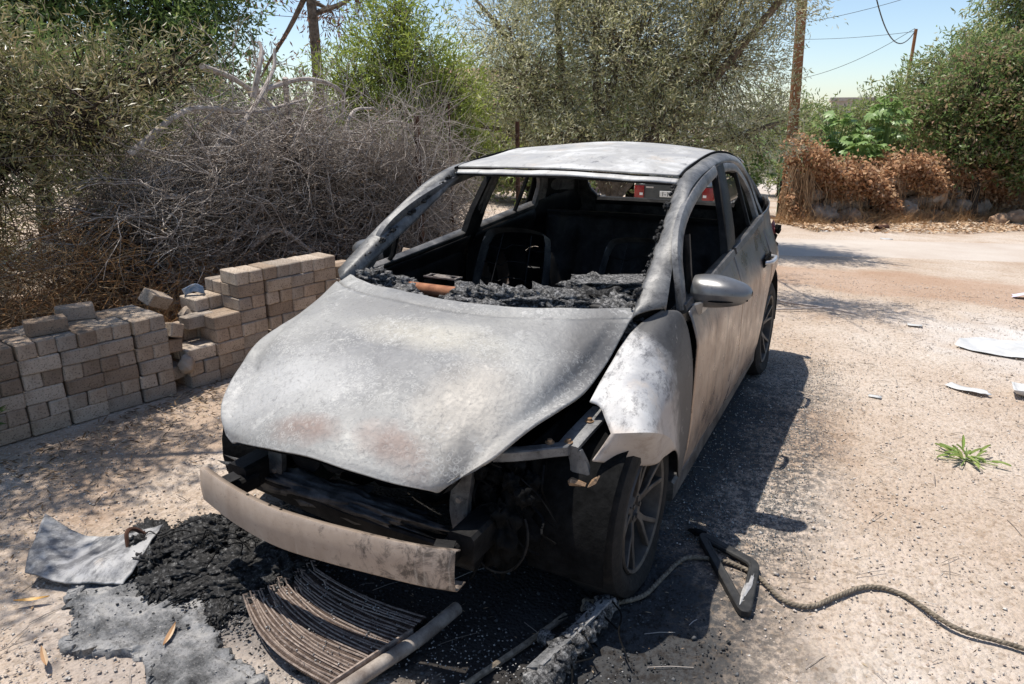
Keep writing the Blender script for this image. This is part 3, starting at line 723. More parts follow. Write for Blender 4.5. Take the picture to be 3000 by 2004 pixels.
for d, (s, fl) in zip(rdoors, SIDES):
    bar(d, 'window_frame', [(.648, 1.62, 1.318), (.642, 1.80, 1.318), (.650, 2.02, 1.290), (.690, 2.20, 1.17), (.752, 2.24, 1.00)], .042, .03, M['frame'], s)
    bar(d, 'frame_post', [(.648, 1.60, 1.315), (.690, 1.535, 1.17), (.775, 1.452, .935)], .040, .03, M['frame'], s)
    bar(d, 'quarter_light_bar', [(.650, 1.99, 1.288), (.700, 1.99, 1.15), (.762, 1.97, .985)], .020, .02, M['inner'], s, 8)
    bar(d, 'belt_ledge', [(.777, 1.45, belt(1.45)+.002), (.772, 1.9, belt(1.9)+.002), (.764, 2.26, belt(2.26)+.002)], .035, .05, M['pillar'], s, 6)
    P = cr([(s*.855, 2.02, .795), (s*.888, 2.05, .80), (s*.892, 2.16, .808), (s*.857, 2.19, .806)], 10); V, F = tube(P, .011, 8); mesh('handle', V, F, M['chrome'], d)
    V, F = rsweep([(s*.853, 2.01, .795), (s*.853, 2.20, .805)], (0, 0, 1), .05, (1, 0, 0), .012); mesh('handle_recess', V, F, M['black'], d)
# inner door skins with stamped holes, seen through the open windows
def inner_skin(y0, y1, holes):
    A = np.zeros((46, 30, 3))
    for i, y in enumerate(np.linspace(y0, y1, 46)):
        for j, z in enumerate(np.linspace(sill(y)+.05, belt(y)-.01, 30)):
            x = .735+.012*math.sin((z-.2)*16)+.014*(1 if z > belt(y)-.12 else 0)
            A[i, j] = (x, y, z)
    def mk(c):
        m = np.zeros(len(c), bool)
        for hy, hz, ry, rz in holes: m |= ((c[:, 1]-hy)/ry)**2+((c[:, 2]-hz)/rz)**2 < 1
        return m
    return A, mk
for doors, y0, y1, holes in ((fdoors, .54, 1.40, [(.78, .42, .13, .10), (1.12, .62, .15, .13), (.78, .68, .07, .06), (1.25, .35, .06, .05)]),
                             (rdoors, 1.46, 2.24, [(1.66, .60, .09, .13), (1.90, .62, .08, .12), (1.80, .38, .10, .07)])):
    A, mk = inner_skin(y0, y1, holes)
    for d, (s, fl) in zip(doors, SIDES): gridmesh('inner_skin', sided(A, s), M['inner'], d, flip=not fl, mask=mk, thick=.004)
# ---- mirrors
def mirror_shell(s):
    A = np.zeros((26, 28, 3))
    for i, u in enumerate(np.linspace(0, 1, 26)):
        x = .785+.225*u
        hh = .071*(1-(2*abs(u-.40)/1.22)**2.6)**.5 if abs(u-.4) < .609 else 0
        hh *= 1-.25*u; dd = .085*(1-(2*abs(u-.42)/1.18)**2.4)**.5 if abs(u-.42) < .589 else 0
        zc = .912+.006*u
        for j, a in enumerate(np.linspace(0, 2*PI, 28)):
            yy = -math.cos(a); 
            yv = dd*yy if yy < 0 else .035*yy*min(1, dd/.06)
            A[i, j] = (s*x, (.715 if s > 0 else .80)+yv, zc+hh*math.copysign(abs(math.sin(a))**.85, math.sin(a)))
    return A
for d, (s, fl) in zip(fdoors, SIDES):
    mo = gridmesh('wing_mirror', wob(mirror_shell(s), .004, 12, 3), M['mirror'], d, flip=fl)
    P = cr([(s*.768, .625, .835), (s*.80, .64, .842), (s*.84, .68, .862)], 8)
    V, F = rsweep(P, (0, 1, 0), .09, (0, 0, 1), np.linspace(.085, .05, 8)); mesh('mirror_arm', V, F, M['mirror'], mo)
    seam = [(s*(.79+.21*u), .715-.083*math.sin(PI*min(max(u, .06), .93))**.6, .885+.012*u) for u in np.linspace(0, 1, 16)]
    V, F = tube(seam, .0035, 5); mesh('seam', V, F, M['black'], mo)
    V, F = lathe([(0, .001), (.004, .055), (.01, .058)], 'y', (s*.885, .742, .912), 20); mesh('mirror_back', V, F, M['black'], mo)
# ---- tailgate (seen from inside) with its window opening
ZT = [.28, .55, .80, .95, 1.02, 1.15, 1.30]; YT = [3.02, 3.06, 3.05, 3.00, 2.965, 2.86, 2.735]; HT = [.70, .735, .735, .715, .70, .645, .56]
A = np.zeros((96, 130, 3))
for i, z in enumerate(np.linspace(.28, 1.30, 96)):
    for j, u in enumerate(np.linspace(-1, 1, 130)):
        A[i, j] = (u*np.interp(z, ZT, HT), np.interp(z, ZT, YT)-.10*abs(u)**3, z)
def win(c): return (np.abs(c[:, 0])/.53)**4+(np.abs(c[:, 2]-1.13)/.135)**4 < 1
tail = gridmesh('tailgate', A, M['pillar'], car, mask=win, thick=.03, off=-1, flip=True)
P = [(x, 2.945-.10*abs(x/.7)**3, .985) for x in np.linspace(-.5, .5, 12)]; V, F = tube(P, .028, 8); mesh('window_ledge', V, F, M['inner'], tail)
# ---- interior
fl_ = [[(x, y, z) for x in (-.72, -.3, 0, .3, .72)] for y, z in ((.30, .42), (.48, .24), (.75, .20), (1.5, .20), (1.9, .24), (2.05, .36), (2.95, .36))]
for r in fl_: r[2] = (0, r[2][1], r[2][2]+.10)
gridmesh('floor_pan', patch(fl_, 40, 40), M['black'], car, thick=.02)
gridmesh('bulkhead', patch([[(x, .235, z) for x in (-.66, -.3, 0, .3, .66)] for z in (.20, .5, .80)], 12, 16), M['black'], car, thick=.01, off=0)
A = np.zeros((70, 20, 3))
for i, x in enumerate(np.linspace(-.60, .60, 70)):
    for j, v in enumerate(np.linspace(0, 1, 20)):
        A[i, j] = (x, 2.12+.16*v+.014*math.copysign(abs(math.sin(x*26))**.5, math.sin(x*26)), .36+.60*v)
gridmesh('rear_seat_back', A, M['inner'], car, thick=.012, off=0)
V, F = tube([(-.60, 2.285, .965), (0, 2.29, .972), (.60, 2.285, .965)], .016, 8); mesh('rear_seat_bar', V, F, M['inner'], car)
def seat(cx):
    fr = [(cx-.21, 1.13, .34), (cx-.215, 1.25, .60), (cx-.19, 1.37, .90), (cx-.12, 1.405, .965), (cx+.12, 1.405, .965), (cx+.19, 1.37, .90), (cx+.215, 1.25, .60), (cx+.21, 1.13, .34)]
    P = cr(fr, 44); T = np.gradient(P, axis=0); T /= np.linalg.norm(T, axis=1)[:, None]
    Wd = np.cross(T, [0, .42, .9]); Wd = np.where(np.linalg.norm(Wd, axis=1)[:, None] > .2, Wd, [0, 1, 0]); Wd /= np.linalg.norm(Wd, axis=1)[:, None]
    V, F = rsweep(P, (0, .9, -.42), .075, Wd, .02); o = mesh('front_seat_frame', V, F, M['pillar'], car)
    parts = []
    for k in range(6):
        z = .45+.085*k; y = 1.16+.45*(z-.34)
        parts.append(tube([(cx-.20, y, z), (cx-.10, y+.01, z-.015), (cx-.05, y+.01, z+.012), (cx+.05, y+.01, z+.012), (cx+.10, y+.01, z-.015), (cx+.20, y, z)], .003, 4))
    for dx in (-.14, .11): parts.append(tube([(cx+dx, 1.15, .36), (cx+dx*.7, 1.40, .95)], .0035, 4))
    V, F = join(parts); mesh('springs', V, F, M['inner'], o)
    parts = [tube([(cx-.2, .75, .36), (cx-.2, 1.2, .33)], .02, 6), tube([(cx+.2, .75, .36), (cx+.2, 1.2, .33)], .02, 6), tube([(cx-.2, .75, .36), (cx+.2, .75, .36)], .018, 6)]
    V, F = join(parts); mesh('seat_rails', V, F, M['inner'], o)
    V, F = lump((cx, .98, .32), (.20, .22, .06), cx*10, .5, 2.4, 4); mesh('charred_cushion', V, F, M['char'], o)
seat(-.36); seat(.36)
# dashboard beam: rusty tube with crusts of ash
bx = lambda x: (x, .45+.03*x*x, .845+.010*x)
V, F = tube([bx(x) for x in np.linspace(-.66, .66, 16)], .0255, 14); dash = mesh('dashboard_beam', V, F, M['inner'], car)
V, F = tube([bx(x) for x in np.linspace(-.46, -.17, 8)], .028, 14); mesh('rusty_sleeve', V, F, M['rust'], dash)
parts = []
for k in range(150):
    x = random.uniform(-.66, .66)
    if -.435 < x < -.20: continue
    p = bx(x); r = random.uniform(.026, .05)
    parts.append(lump((x, p[1]+random.uniform(-.03, .035), p[2]+random.uniform(-.020, .010)-(.012 if x > .1 else 0)), (r*1.4, r, r*.8), k, .75, 2.2, 3))
V, F = join(parts); o = mesh('ash_crust', V, F, M['ashchar'], dash); o['kind'] = 'stuff'
parts = []
for k in range(46):
    x = random.uniform(-.62, .64); r = random.uniform(.02, .05)
    parts.append(lump((x, random.uniform(.28, .40)-.06*(x*x < .1), .835+random.uniform(-.03, .02)), (r*1.5, r*1.1, r*.6), k+100, .8, 2.2, 3))
V, F = join(parts); o = mesh('melted_dashboard', V, F, M['ashchar'], dash); o['kind'] = 'stuff'
for k, (c_, s_) in enumerate((((.40, .74, .86), (.17, .10, .05)), ((.40, .62, .835), (.15, .09, .055)), ((.50, .58, .85), (.08, .06, .035)), ((-.60, .42, .875), (.09, .07, .04)), ((.60, .38, .87), (.07, .06, .035)), ((.12, .44, .855), (.16, .06, .045)), ((.30, .46, .86), (.14, .06, .045)))):
    V, F = lump(c_, s_, k+7, .7, 2.6, 4, .7); mesh('charred_heap', V, F, M['ashchar'] if k != 1 else M['char'], dash)
A = patch([[(.25, .66, .89), (.40, .64, .905), (.58, .66, .93)], [(.23, .78, .895), (.40, .80, .92), (.60, .80, .945)]], 10, 16)
gridmesh('curled_scrap', wob(A, .012, 9, 2), M['ashchar'], dash, thick=.006)
V, F = rsweep([(.50, .37, .86), (.56, .40, .885), (.62, .42, .875)], (.5, -.8, 0), .05, (0, 0, 1), .005); mesh('bent_bracket', V, F, M['bracket'], dash)
parts = [box((-.285, .515, .892), (.075, .045, .006), (0, .1, .12)), box((-.36, .515, .892), (.012, .045, .006)), box((-.21, .515, .892), (.01, .045, .006)), box((-.285, .49, .892), (.17, .008, .006)), box((-.285, .54, .892), (.17, .008, .006))]
V, F = join(parts); mesh('slotted_plate', V, F, M['bracket'], dash, ang=20)
V, F = tube([(.38, .48, .82), (.37, .62, .76), (.36, .85, .74)], .03, 8); mesh('steering_column', V, F, M['inner'], dash)
for k in range(3):
    x0 = random.uniform(-.5, .5); P = cr([(x0, .5, .80), (x0+random.uniform(-.1, .1), .56, .84), (x0+random.uniform(-.15, .15), .62, .74)], 14)
    V, F = tube(P, .004, 4); mesh('loose_wire', V, F, M['inner'], dash)

# ---- nose: bumper beam, crossmembers, brackets, engine
xs = np.linspace(-.525, .506, 40)
def by(x): return -.735+.30*x*x
A = np.zeros((7, 40, 3))
for j, x in enumerate(xs):
    y = by(x); zo = .004*math.sin(x*9)
    sec = [(y+.026, .414), (y+.004, .423), (y, .416), (y-.006, .36), (y-.002, .306), (y+.006, .298), (y+.05, .300)]
    for i, (yy, zz) in enumerate(sec): A[i, j] = (x, yy, zz+zo-.01*(x > .3)*(x-.3))
beam = gridmesh('bumper_beam', wob(A, .004, 5, 6), M['beam'], car, thick=.004, ang=30)
for s in (-1, 1):
    parts = [box((s*.43, -.575, .350), (.06, .13, .055), (0, 0, s*.12), .008), box((s*.435, -.610, .392), (.06, .05, .004), (.1, 0, s*.3))]
    V, F = join(parts); mesh('crash_can', V, F, M['inner'], beam, ang=20)
for x in (-.25, -.14, -.09, .02, .22, .3):
    V, F = lathe([(0, .001), (.001, .004), (.0, .005)], 'z', (x, by(x)+.015, .4225), 8); mesh('bolt_hole', V, F, M['black'], beam)
for s in (-1, 1):   # radiator support posts
    V, F = rsweep(cr([(s*.405, -.43, .58), (s*.395, -.435, .50), (s*.385, -.44, .40), (s*.41, -.44, .28)], 10), (1, 0, 0), .065, (0, 1, 0), .03)
    po = mesh('radiator_support_post', V, F, M['pillar'], car)
    for z in (.36, .45): 
        V, F = lathe([(-.004, .001), (-.004, .009), (.004, .011)], 'y', (s*.39, -.457, z), 8); mesh('bolt', V, F, M['bracket'], po)
V, F = rsweep(cr([(-.66, -.22, .575), (-.45, -.38, .585), (0, -.50, .575), (.45, -.38, .585), (.66, -.22, .585)], 24), (.0, 1, 0), .05, (0, 0, 1), .035)
sl_ = mesh('slam_panel', V, F, M['frame'], car)
for s in (-1, 1):   # headlamp brackets left behind in the lamp openings
    parts = [rsweep(cr([(s*.650, -.225, .588), (s*.665, -.14, .615), (s*.685, -.02, .645)], 8), (1, 0, 0), .07, (0, 0, 1), .016),
             rsweep(cr([(s*.668, -.215, .585), (s*.69, -.215, .53), (s*.705, -.225, .44)], 8), (1, 0, 0), np.linspace(.05, .075, 8), (0, 1, 0), .02)]
    V, F = join(parts); bk = mesh('lamp_bracket', V, F, M['frame'], car, ang=25)
    for p in ((s*.648, -.215, .600), (s*.60, -.250, .604), (s*.672, -.10, .632)):
        V, F = lathe([(0, .015), (.003, .015), (.004, .009), (.012, .008), (.013, .001)], 'z', p, 10); mesh('bolt', V, F, M['bracket_rust'], bk)
    parts = [box((s*.71, -.235, .455), (.10, .028, .075), (.1, .1, s*.15), .008), box((s*.735, -.24, .415), (.06, .04, .035), (.1, .3, .2), .008)]
    parts += [tube(cr([(s*.72, -.25, .45), (s*.75, -.225, .50), (s*.80, -.15, .53)], 8), .012, 6)]
    V, F = join(parts); mesh('rusted_bracket', V, F, M['bracket_rust'], bk, ang=25)
    V, F = tube([(s*.735, -.268, .418), (s*.735, -.24, .42)], .012, 10); mesh('bolt', V, F, M['bracket_rust'], bk)
    # inner apron and chassis leg
    gridmesh('inner_apron', np.array([[(s*.55, y, z) for z in (.20, .40, .60)] for y in (-.28, -.05, .24)]), M['black'], car, thick=.01)
    V, F = rsweep([(s*.46, -.56, .36), (s*.46, -.1, .36), (s*.44, .25, .34)], (1, 0, 0), .09, (0, 0, 1), .10); mesh('chassis_leg', V, F, M['inner'], car)
V, F = lump((-.15, -.435, .31), (.42, .055, .05), 31, .5, 3.5, 4, .7); mesh('charred_crossmember', V, F, M['pillar'], car)
V, F = rsweep(cr([(-.50, -.44, .30), (0, -.46, .27), (.45, -.44, .25)], 12), (0, 1, 0), .06, (0, 0, 1), .07); mesh('lower_crossmember', V, F, M['inner'], car)
parts = [lump((-.10, -.12, .42), (.26, .20, .16), 41, .4, 2.5, 4), lump((.20, -.10, .36), (.18, .18, .14), 42, .45, 2.5, 4), lump((.38, -.30, .45), (.09, .09, .10), 43, .6, 3, 4), lump((.50, -.35, .33), (.09, .10, .12), 44, .6, 3, 4)]
V, F = join(parts); eng = mesh('engine', V, F, M['black'], car)
V, F = lathe([(-.05, .02), (-.05, .07), (-.03, .075), (-.025, .06), (-.01, .06), (-.005, .075), (.02, .075), (.02, .01)], 'y', (-.28, -.36, .43), 24); mesh('pulley', V, F, M['inner'], eng)
V, F = tube(cr([(-.22, -.40, .47), (-.18, -.42, .44), (-.15, -.40, .40), (-.1, -.36, .42)], 12), .018, 8); mesh('hose_pipe', V, F, M['inner'], eng)
parts = []
for k in range(46):   # burnt wiring hanging behind the lamp opening
    a = np.array([random.uniform(.35, .62), random.uniform(-.42, -.2), random.uniform(.30, .60)])
    P = [a]
    for q in range(3): P.append(P[-1]+np.array([random.uniform(-.07, .07), random.uniform(-.05, .05), random.uniform(-.09, .03)]))
    parts.append(tube(cr(P, 10), random.uniform(.002, .004), 3, False))
V, F = join(parts); o = mesh('burnt_wiring', V, F, M['black'], eng); o['kind'] = 'stuff'
parts = [lump((random.uniform(.40, .60), random.uniform(-.42, -.28), random.uniform(.35, .60)), (.025, .02, .03), k+60, .8, 2.5, 3) for k in range(16)]
V, F = join(parts); o = mesh('melted_lumps', V, F, M['black'], eng); o['kind'] = 'stuff'
ring = [(.50+.10*math.cos(a), -.40+.03*math.sin(a), .33+.115*math.sin(a)) for a in np.linspace(PI*.9, 2.2*PI, 24)]
V, F = tube(ring, .0045, 6); mesh('wire_hoop', V, F, M['inner'], eng)
# ---- wheels
def wheel(s, y, hz, steer=0):
    c_ = np.array([s*.745, y, hz]); 
    prof = [(-.085, .19), (-.098, .225), (-.100, .262), (-.085, .292), (-.05, .303), (0, .305), (.05, .303), (.083, .293), (.098, .265), (.095, .235), (.084, .216), (.074, .205)]
    V, F = lathe(prof, 'x', (0, 0, 0), 64)
    V[:, 0] *= s
    b = np.clip(-(V[:, 2]+hz-.012), 0, 1)
    low = V[:, 2] < -hz+.10
    V[:, 0] *= 1+np.where(low, .20*(1-np.clip((V[:, 2]+hz)/.10, 0, 1)), 0)
    V[:, 2] = np.maximum(V[:, 2], -hz+.006)
    Rz = np.array(Matrix.Rotation(steer, 3, 'Z'))
    Ft = [f[::-1] for f in F] if s < 0 else F
    # rim with five twin spokes
    parts = [lathe([(.088, .216), (.096, .212), (.090, .203), (.055, .196), (-.05, .190), (-.085, .205)], 'x', (0, 0, 0), 56)]
    parts.append(lathe([(.035, .052), (.052, .060), (.062, .050), (.060, .030), (.050, .026), (.048, .001)], 'x', (0, 0, 0), 28))
    for k in range(5):
        a0 = 2*PI*k/5+.35
        for dd in (-1, 1):
            P = []
            for r, da, xx in ((.045, .10, .050), (.085, .085, .060), (.13, .16, .066), (.17, .21, .074), (.203, .235, .080)):
                a = a0+dd*da; P.append((xx, r*math.cos(a), r*math.sin(a)))
            P = cr(P, 9); T = np.gradient(P, axis=0); T /= np.linalg.norm(T, axis=1)[:, None]; Wd = np.cross(T, [1, 0, 0])
            parts.append(rsweep(P, Wd, np.linspace(.020, .017, 9), (1, 0, 0), .022))
    for k in range(5):
        a = 2*PI*k/5; V2, F2 = lathe([(.055, .009), (.066, .009), (.067, .001)], 'x', (0, .036*math.cos(a), .036*math.sin(a)), 8); parts.append((V2, F2))
    Vr, Fr = join(parts); Vr[:, 0] *= s
    if s < 0: Fr = [f[::-1] for f in Fr]
    wm = mesh('wheel', Vr @ Rz.T+c_, Fr, M['rim'], car, ang=35)
    mesh('tyre', V @ Rz.T+c_, Ft, M['tyre'], wm, ang=35)
    Vd, Fd = lathe([(.0, .02), (.0, .125), (.012, .125), (.012, .03)], 'x', (0, 0, 0), 36); Vd[:, 0] *= s
    mesh('brake_disc', Vd @ Rz.T+c_, Fd, M['rust_dark'], wm)
    V, F = box((.0, .10, .04), (.05, .06, .12), None, .01); mesh('brake_caliper', V @ Rz.T+c_, F, M['inner'], wm)
for s in (1, -1):
    wheel(s, 0.02, .287); wheel(s, 2.51, .284)
V, F = rsweep([(0, .30, .19), (0, 1.2, .16), (0, 2.9, .20)], (1, 0, 0), 1.3, (0, 0, 1), .04); mesh('underbody', V, F, M['black'], car)
V, F = tube([(-.6, 2.51, .27), (.6, 2.51, .27)], .035, 8); mesh('rear_axle', V, F, M['black'], car)
V, F = tube([(-.6, .02, .24), (.6, .02, .24)], .03, 8); mesh('front_subframe', V, F, M['black'], car)

# ================================================================== stacked paving blocks
BL, BW, BH = .186, .0915, .0805
V, F = box((0, 0, 0), (BL, BW, BH), None, .006)
def block_mesh(k):
    Vk = V.copy()
    for i, p in enumerate(Vk): Vk[i] += np.array(noise.noise_vector(Vector(p)*14+Vector((k*3.3, 0, 0))))*.006
    me = bpy.data.meshes.new('brick'); me.from_pydata([tuple(p) for p in Vk], [], F); me.materials.append(M['block']); return me
BM = [block_mesh(k) for k in range(6)]
wd_ = Vector((.19, 1, 0)).normalized(); wang = math.atan2(wd_.y, wd_.x)
wn_ = Vector((wd_.y, -wd_.x, 0))           # towards the car
W0 = Vector((-2.245, 0, 0))                # foot of the front face at y=0
def add_block(parent, s, d, z, along, jit=.004, name='brick', rot=0, tilt=(0, 0)):
    "s along the row, d behind the front face"
    p = W0+wd_*s-wn_*d+Vector((0, 0, z+BH/2))
    o = bpy.data.objects.new(name, random.choice(BM)); C.objects.link(o)
    if parent: o.parent = parent; p = p-Vector(BASE[parent.name])
    o.location = p+Vector((random.uniform(-jit, jit), random.uniform(-jit, jit), 0))
    o.rotation_euler = (tilt[0], tilt[1], wang+(0 if along else PI/2)+rot+random.uniform(-.02, .02))
    return o
def column(parent, s, n, depth0=0, lay0=0, skip=()):
    jx = random.uniform(-.008, .008)
    for k in range(n):
        z = k*(BH+.0012)
        if (k+lay0) % 2 == 0:
            for q in range(2):
                if (k, q) not in skip: add_block(parent, s+jx, depth0+BW/2+.002+q*(BW+.003)+random.uniform(-.004, .004), z, True)
        else:
            for q in range(2):
                if (k, q) not in skip: add_block(parent, s-BW/2-.001+q*(BW+.003)+jx, depth0+BL/2+random.uniform(-.004, .006), z, False)
st1 = empty('block_stack', (-2.33, -.1, 0), 'long low stack of beige paving blocks at the left edge', 'block stack', 'stacks of paving blocks')
PITCH = .1895
for j in range(-4, 2): column(st1, .189+j*PITCH, 6, 0, 0)
for j in range(-4, 2): column(st1, .195+j*PITCH, 6, BL+.012, 0, ())
st2 = empty('block_stack', (-2.2, 1.3, 0), 'taller stepped stack of paving blocks behind the bonnet of the burnt car', 'block stack', 'stacks of paving blocks')
S0 = .60
for j, n in enumerate((3, 5, 8, 8, 8, 8, 7)): column(st2, S0+.06+j*PITCH, n, 0, 0)
for j, n in enumerate((4, 6, 7, 7)): column(st2, S0+.06+j*PITCH, n, BL+.012, 0)
st3 = empty('block_stack', (-2.35, 3.5, 0), 'far block stack seen through the side windows of the burnt car', 'block stack', 'stacks of paving blocks')
for j, n in enumerate((5, 6, 5, 6, 6, 5)): column(st3, 2.75+j*(PITCH+.01), n, .15, 0)
TOP7 = 6*(BH+.0012)
def loose(s, d, z, along, label, rot=0, tilt=(0, 0)):
    o = add_block(None, s, d, z, along, 0, 'paving_block', rot, tilt); tag(o, label, 'paving block', 'loose paving blocks'); return o
loose(-.46, .10, TOP7, True, 'single paving block lying on top of the shaded stack at the left picture edge', .2)
loose(-.09, .12, TOP7, True, 'greyish paving block set askew on the middle of the shaded stack', -.12)
loose(.12, .30, TOP7, True, 'paving block lying behind the askew one on the shaded stack', -.3)
loose(.515, .10, .33, False, 'paving block slumped against the end of the shaded stack', .3, (.35, .1))
loose(.515, .12, .24, False, 'paving block wedged in the gap between the two nearest stacks', .1, (.15, .05))
loose(.515, .13, .075, False, 'paving block on the ground in the gap between the two nearest stacks', .1, (0, 0))
loose(.60, .36, .46, True, 'tilted paving block tumbled behind the step of the taller stack', .5, (.5, .4))
loose(.74, .16, 5*(BH+.0012)-.078, True, 'paving block laid across the lowest step of the taller stack', .08)
loose(2.62, .22, .44, True, 'tipped paving block leaning on the far stack beyond the car', .4, (.1, .5))
V, F = lump((-2.14, .545, .165), (.05, .045, .06), 3, .3, 1.5, 3); o = mesh('rubble_stone', V, F, M['stone']); tag(o, 'rounded grey stone wedged in the gap between the two nearest stacks', 'stone')
V, F = lump((-2.40, .80, .375), (.06, .06, .05), 5, .4, 1.5, 3); o = mesh('rubble_stone', V, F, M['stone']); tag(o, 'broken pale stone on the back of the stepped stack', 'stone')
A = wob(patch([[(-2.40, .83, .645), (-2.36, .88, .66), (-2.33, .93, .645)], [(-2.37, .80, .70), (-2.33, .86, .725), (-2.30, .90, .70)]], 10, 12), .012, 14, 2)
A[:, :, 2] -= .16; A[:, :, 0] -= .05
o = gridmesh('crumpled_wrapper', A, M['bluebag'], thick=.002); tag(o, 'crumpled blue and white wrapper behind the taller block stack', 'litter')

# ================================================================== things on the ground in front
def rope_path():
    P = [(2.35, .18), (1.995, .24), (1.814, .251), (1.657, .361), (1.551, .352), (1.461, .247), (1.385, .146), (1.298, .14), (1.198, .236), (1.089, .271), (.969, .243), (.928, .185), (.899, .044), (.872, -.065), (.802, -.143), (.75, -.19)]
    return [(x, y, .010) for x, y in P]
P = cr(rope_path(), 170); parts = []
for s in range(3):    # three twisted strands
    Q = P.copy(); T = np.gradient(P, axis=0); T /= np.linalg.norm(T, axis=1)[:, None]; L = np.cumsum(np.r_[0, np.linalg.norm(np.diff(P, axis=0), axis=1)])
    sd = np.cross(T, [0, 0, 1]); a = L/.007+s*2*PI/3
    Q = P+(np.cos(a)[:, None]*sd+np.sin(a)[:, None]*np.array([0, 0, 1]))*.0033
    parts.append((Q, s))
P3 = cr(rope_path(), 1400); T = np.gradient(P3, axis=0); T /= np.linalg.norm(T, axis=1)[:, None]; L = np.cumsum(np.r_[0, np.linalg.norm(np.diff(P3, axis=0), axis=1)]); sd = np.cross(T, [0, 0, 1])
SR = []
for s in range(3):
    a = L/.007+s*2*PI/3; SR.append(P3+(np.cos(a)[:, None]*sd+np.sin(a)[:, None]*np.array([0, 0, 1]))*.0033)
rope = empty('rope', (1.3, .2, 0), 'grey-brown rope snaking from the front wheel to the right picture edge', 'rope')
V, F = tubes(np.array(SR), np.full((3, 1400), .0056), 5); mesh('cord', V, F, M['rope'], rope, ang=None)
kn = [(.75+.028*math.sin(2*a)*1.2, -.195+.030*math.cos(a)*math.cos(a*.5), .018+.014*math.sin(3*a)) for a in np.linspace(0, 2*PI, 40)]
V, F = tube(kn, .0095, 8); mesh('knot', V, F, M['rope'], rope)
P = cr([(.585, -.585, .012), (.64, -.43, .016), (.69, -.30, .03)], 20); P = np.concatenate([cr([(.50, -.83, .012), (.545, -.70, .012)], 8), P])
V, F = tube(P, .0105, 8); o = mesh('hose', V, F, M['rope']); tag(o, 'straight piece of grey hose on the soot in front of the right wheel', 'hose')
# triangular quarter-light seal
tri = empty('window_seal', (1.1, .15, 0), 'triangular black quarter window seal lying on the rope', 'window seal')
c3 = [(.955, .400, .014), (1.185, .292, .016), (1.205, -.012, .013)]
def rounded(P, r=.18, n=7):
    out_ = []; k = len(P)
    for i in range(k):
        a, b, c = np.array(P[i-1]), np.array(P[i]), np.array(P[(i+1) % k])
        for t in np.linspace(0, 1, n):
            p0 = b+(a-b)*r; p2 = b+(c-b)*r; out_.append((1-t)**2*p0+2*t*(1-t)*b+t*t*p2)
    return out_
R3 = rounded(c3, .13); R3.append(R3[0]); R3.append(R3[1])
P = np.array(R3); V, F = rsweep(P, np.cross(np.gradient(P, axis=0), [0, 0, 1])/(np.linalg.norm(np.gradient(P, axis=0), axis=1)[:, None]+1e-9), .030, (0, 0, 1), .026); mesh('outer_channel', V, F, M['rubber'], tri)
cc = np.mean(c3, 0); P2 = [cc+(p-cc)*.80+np.array([0, 0, .006]) for p in R3]; V, F = tube(P2, .008, 7); mesh('inner_bead', V, F, M['rubber'], tri)
V, F = lump((1.185, .13, .024), (.012, .10, .006), 8, .5, 3, 3, rotz=-.06); mesh('ash_film', V, F, M['plastic_pale'], tri)
V, F = lump((.94, .41, .016), (.035, .018, .012), 9, .4, 2, 3); mesh('melted_corner', V, F, M['black'], tri)
# radiator core
rad = empty('radiator', (.05, -.68, 0), 'rust-brown radiator core with bent fins lying under the bumper beam', 'radiator')
r00, r01, r10, r11 = np.array([-.30, -.725, .028]), np.array([.262, -.895, .035]), np.array([-.215, -.50, .045]), np.array([.30, -.53, .04])
NR = 27
def rpt(u, v):
    "u across the tubes, v along them"
    p = (r00*(1-u)+r10*u)*(1-v)+(r01*(1-u)+r11*u)*v
    bow = -.055*math.sin(PI*v)*(1-.55*u); curl = -.05*max(0, .25-v)**1.5*8*(1-u)*.2
    return p+np.array([.0, bow, .012*math.sin(PI*v)*(1-u)+.03*max(0, .16-v)])
for k in range(NR):
    u = k/(NR-1); hook = []
    ju = random.uniform(-.006, .006); v0 = .03+.05*math.sin(k*1.7)**2+(random.uniform(.05, .2) if k in (7, 15, 16, 23) else 0)
    P = [rpt(u, v)+np.array([.3*ju, ju, abs(ju)*.5])*math.sin(v*5+k)+np.array([0, 0, random.uniform(-.0008, .0008)]) for v in np.linspace(v0, 1 if k not in (11, 20) else .93, 22)]
    st_ = P[0]; hook = [st_+np.array([-.006+.004*math.sin(k), .016, .012]), st_+np.array([-.014, .006, .016])]
    V, F = tube(hook+P, .0030, 5); mesh('tube', V, F, M['fin'], rad)
A = np.array([[rpt(u, v)+np.array([0, 0, -.002+.0012*math.sin(v*420)]) for v in np.linspace(.07, 1, 260)] for u in np.linspace(0, 1, 3)])
gridmesh('fin_core', A, M['core'], rad, thick=.008, ang=None)
P = cr([(.262, -.915, .04), (.30, -.78, .042), (.345, -.62, .045), (.37, -.45, .045)], 16)
V, F = tube(P, .022, 12); mesh('end_tank', V, F, M['tank'], rad)
P = cr([(.236, -.905, .045), (.272, -.77, .048), (.315, -.62, .05)], 12); V, F = rsweep(P, (.9, -.3, 0), .008, (0, 0, 1), .035); mesh('header_plate', V, F, M['fin'], rad)
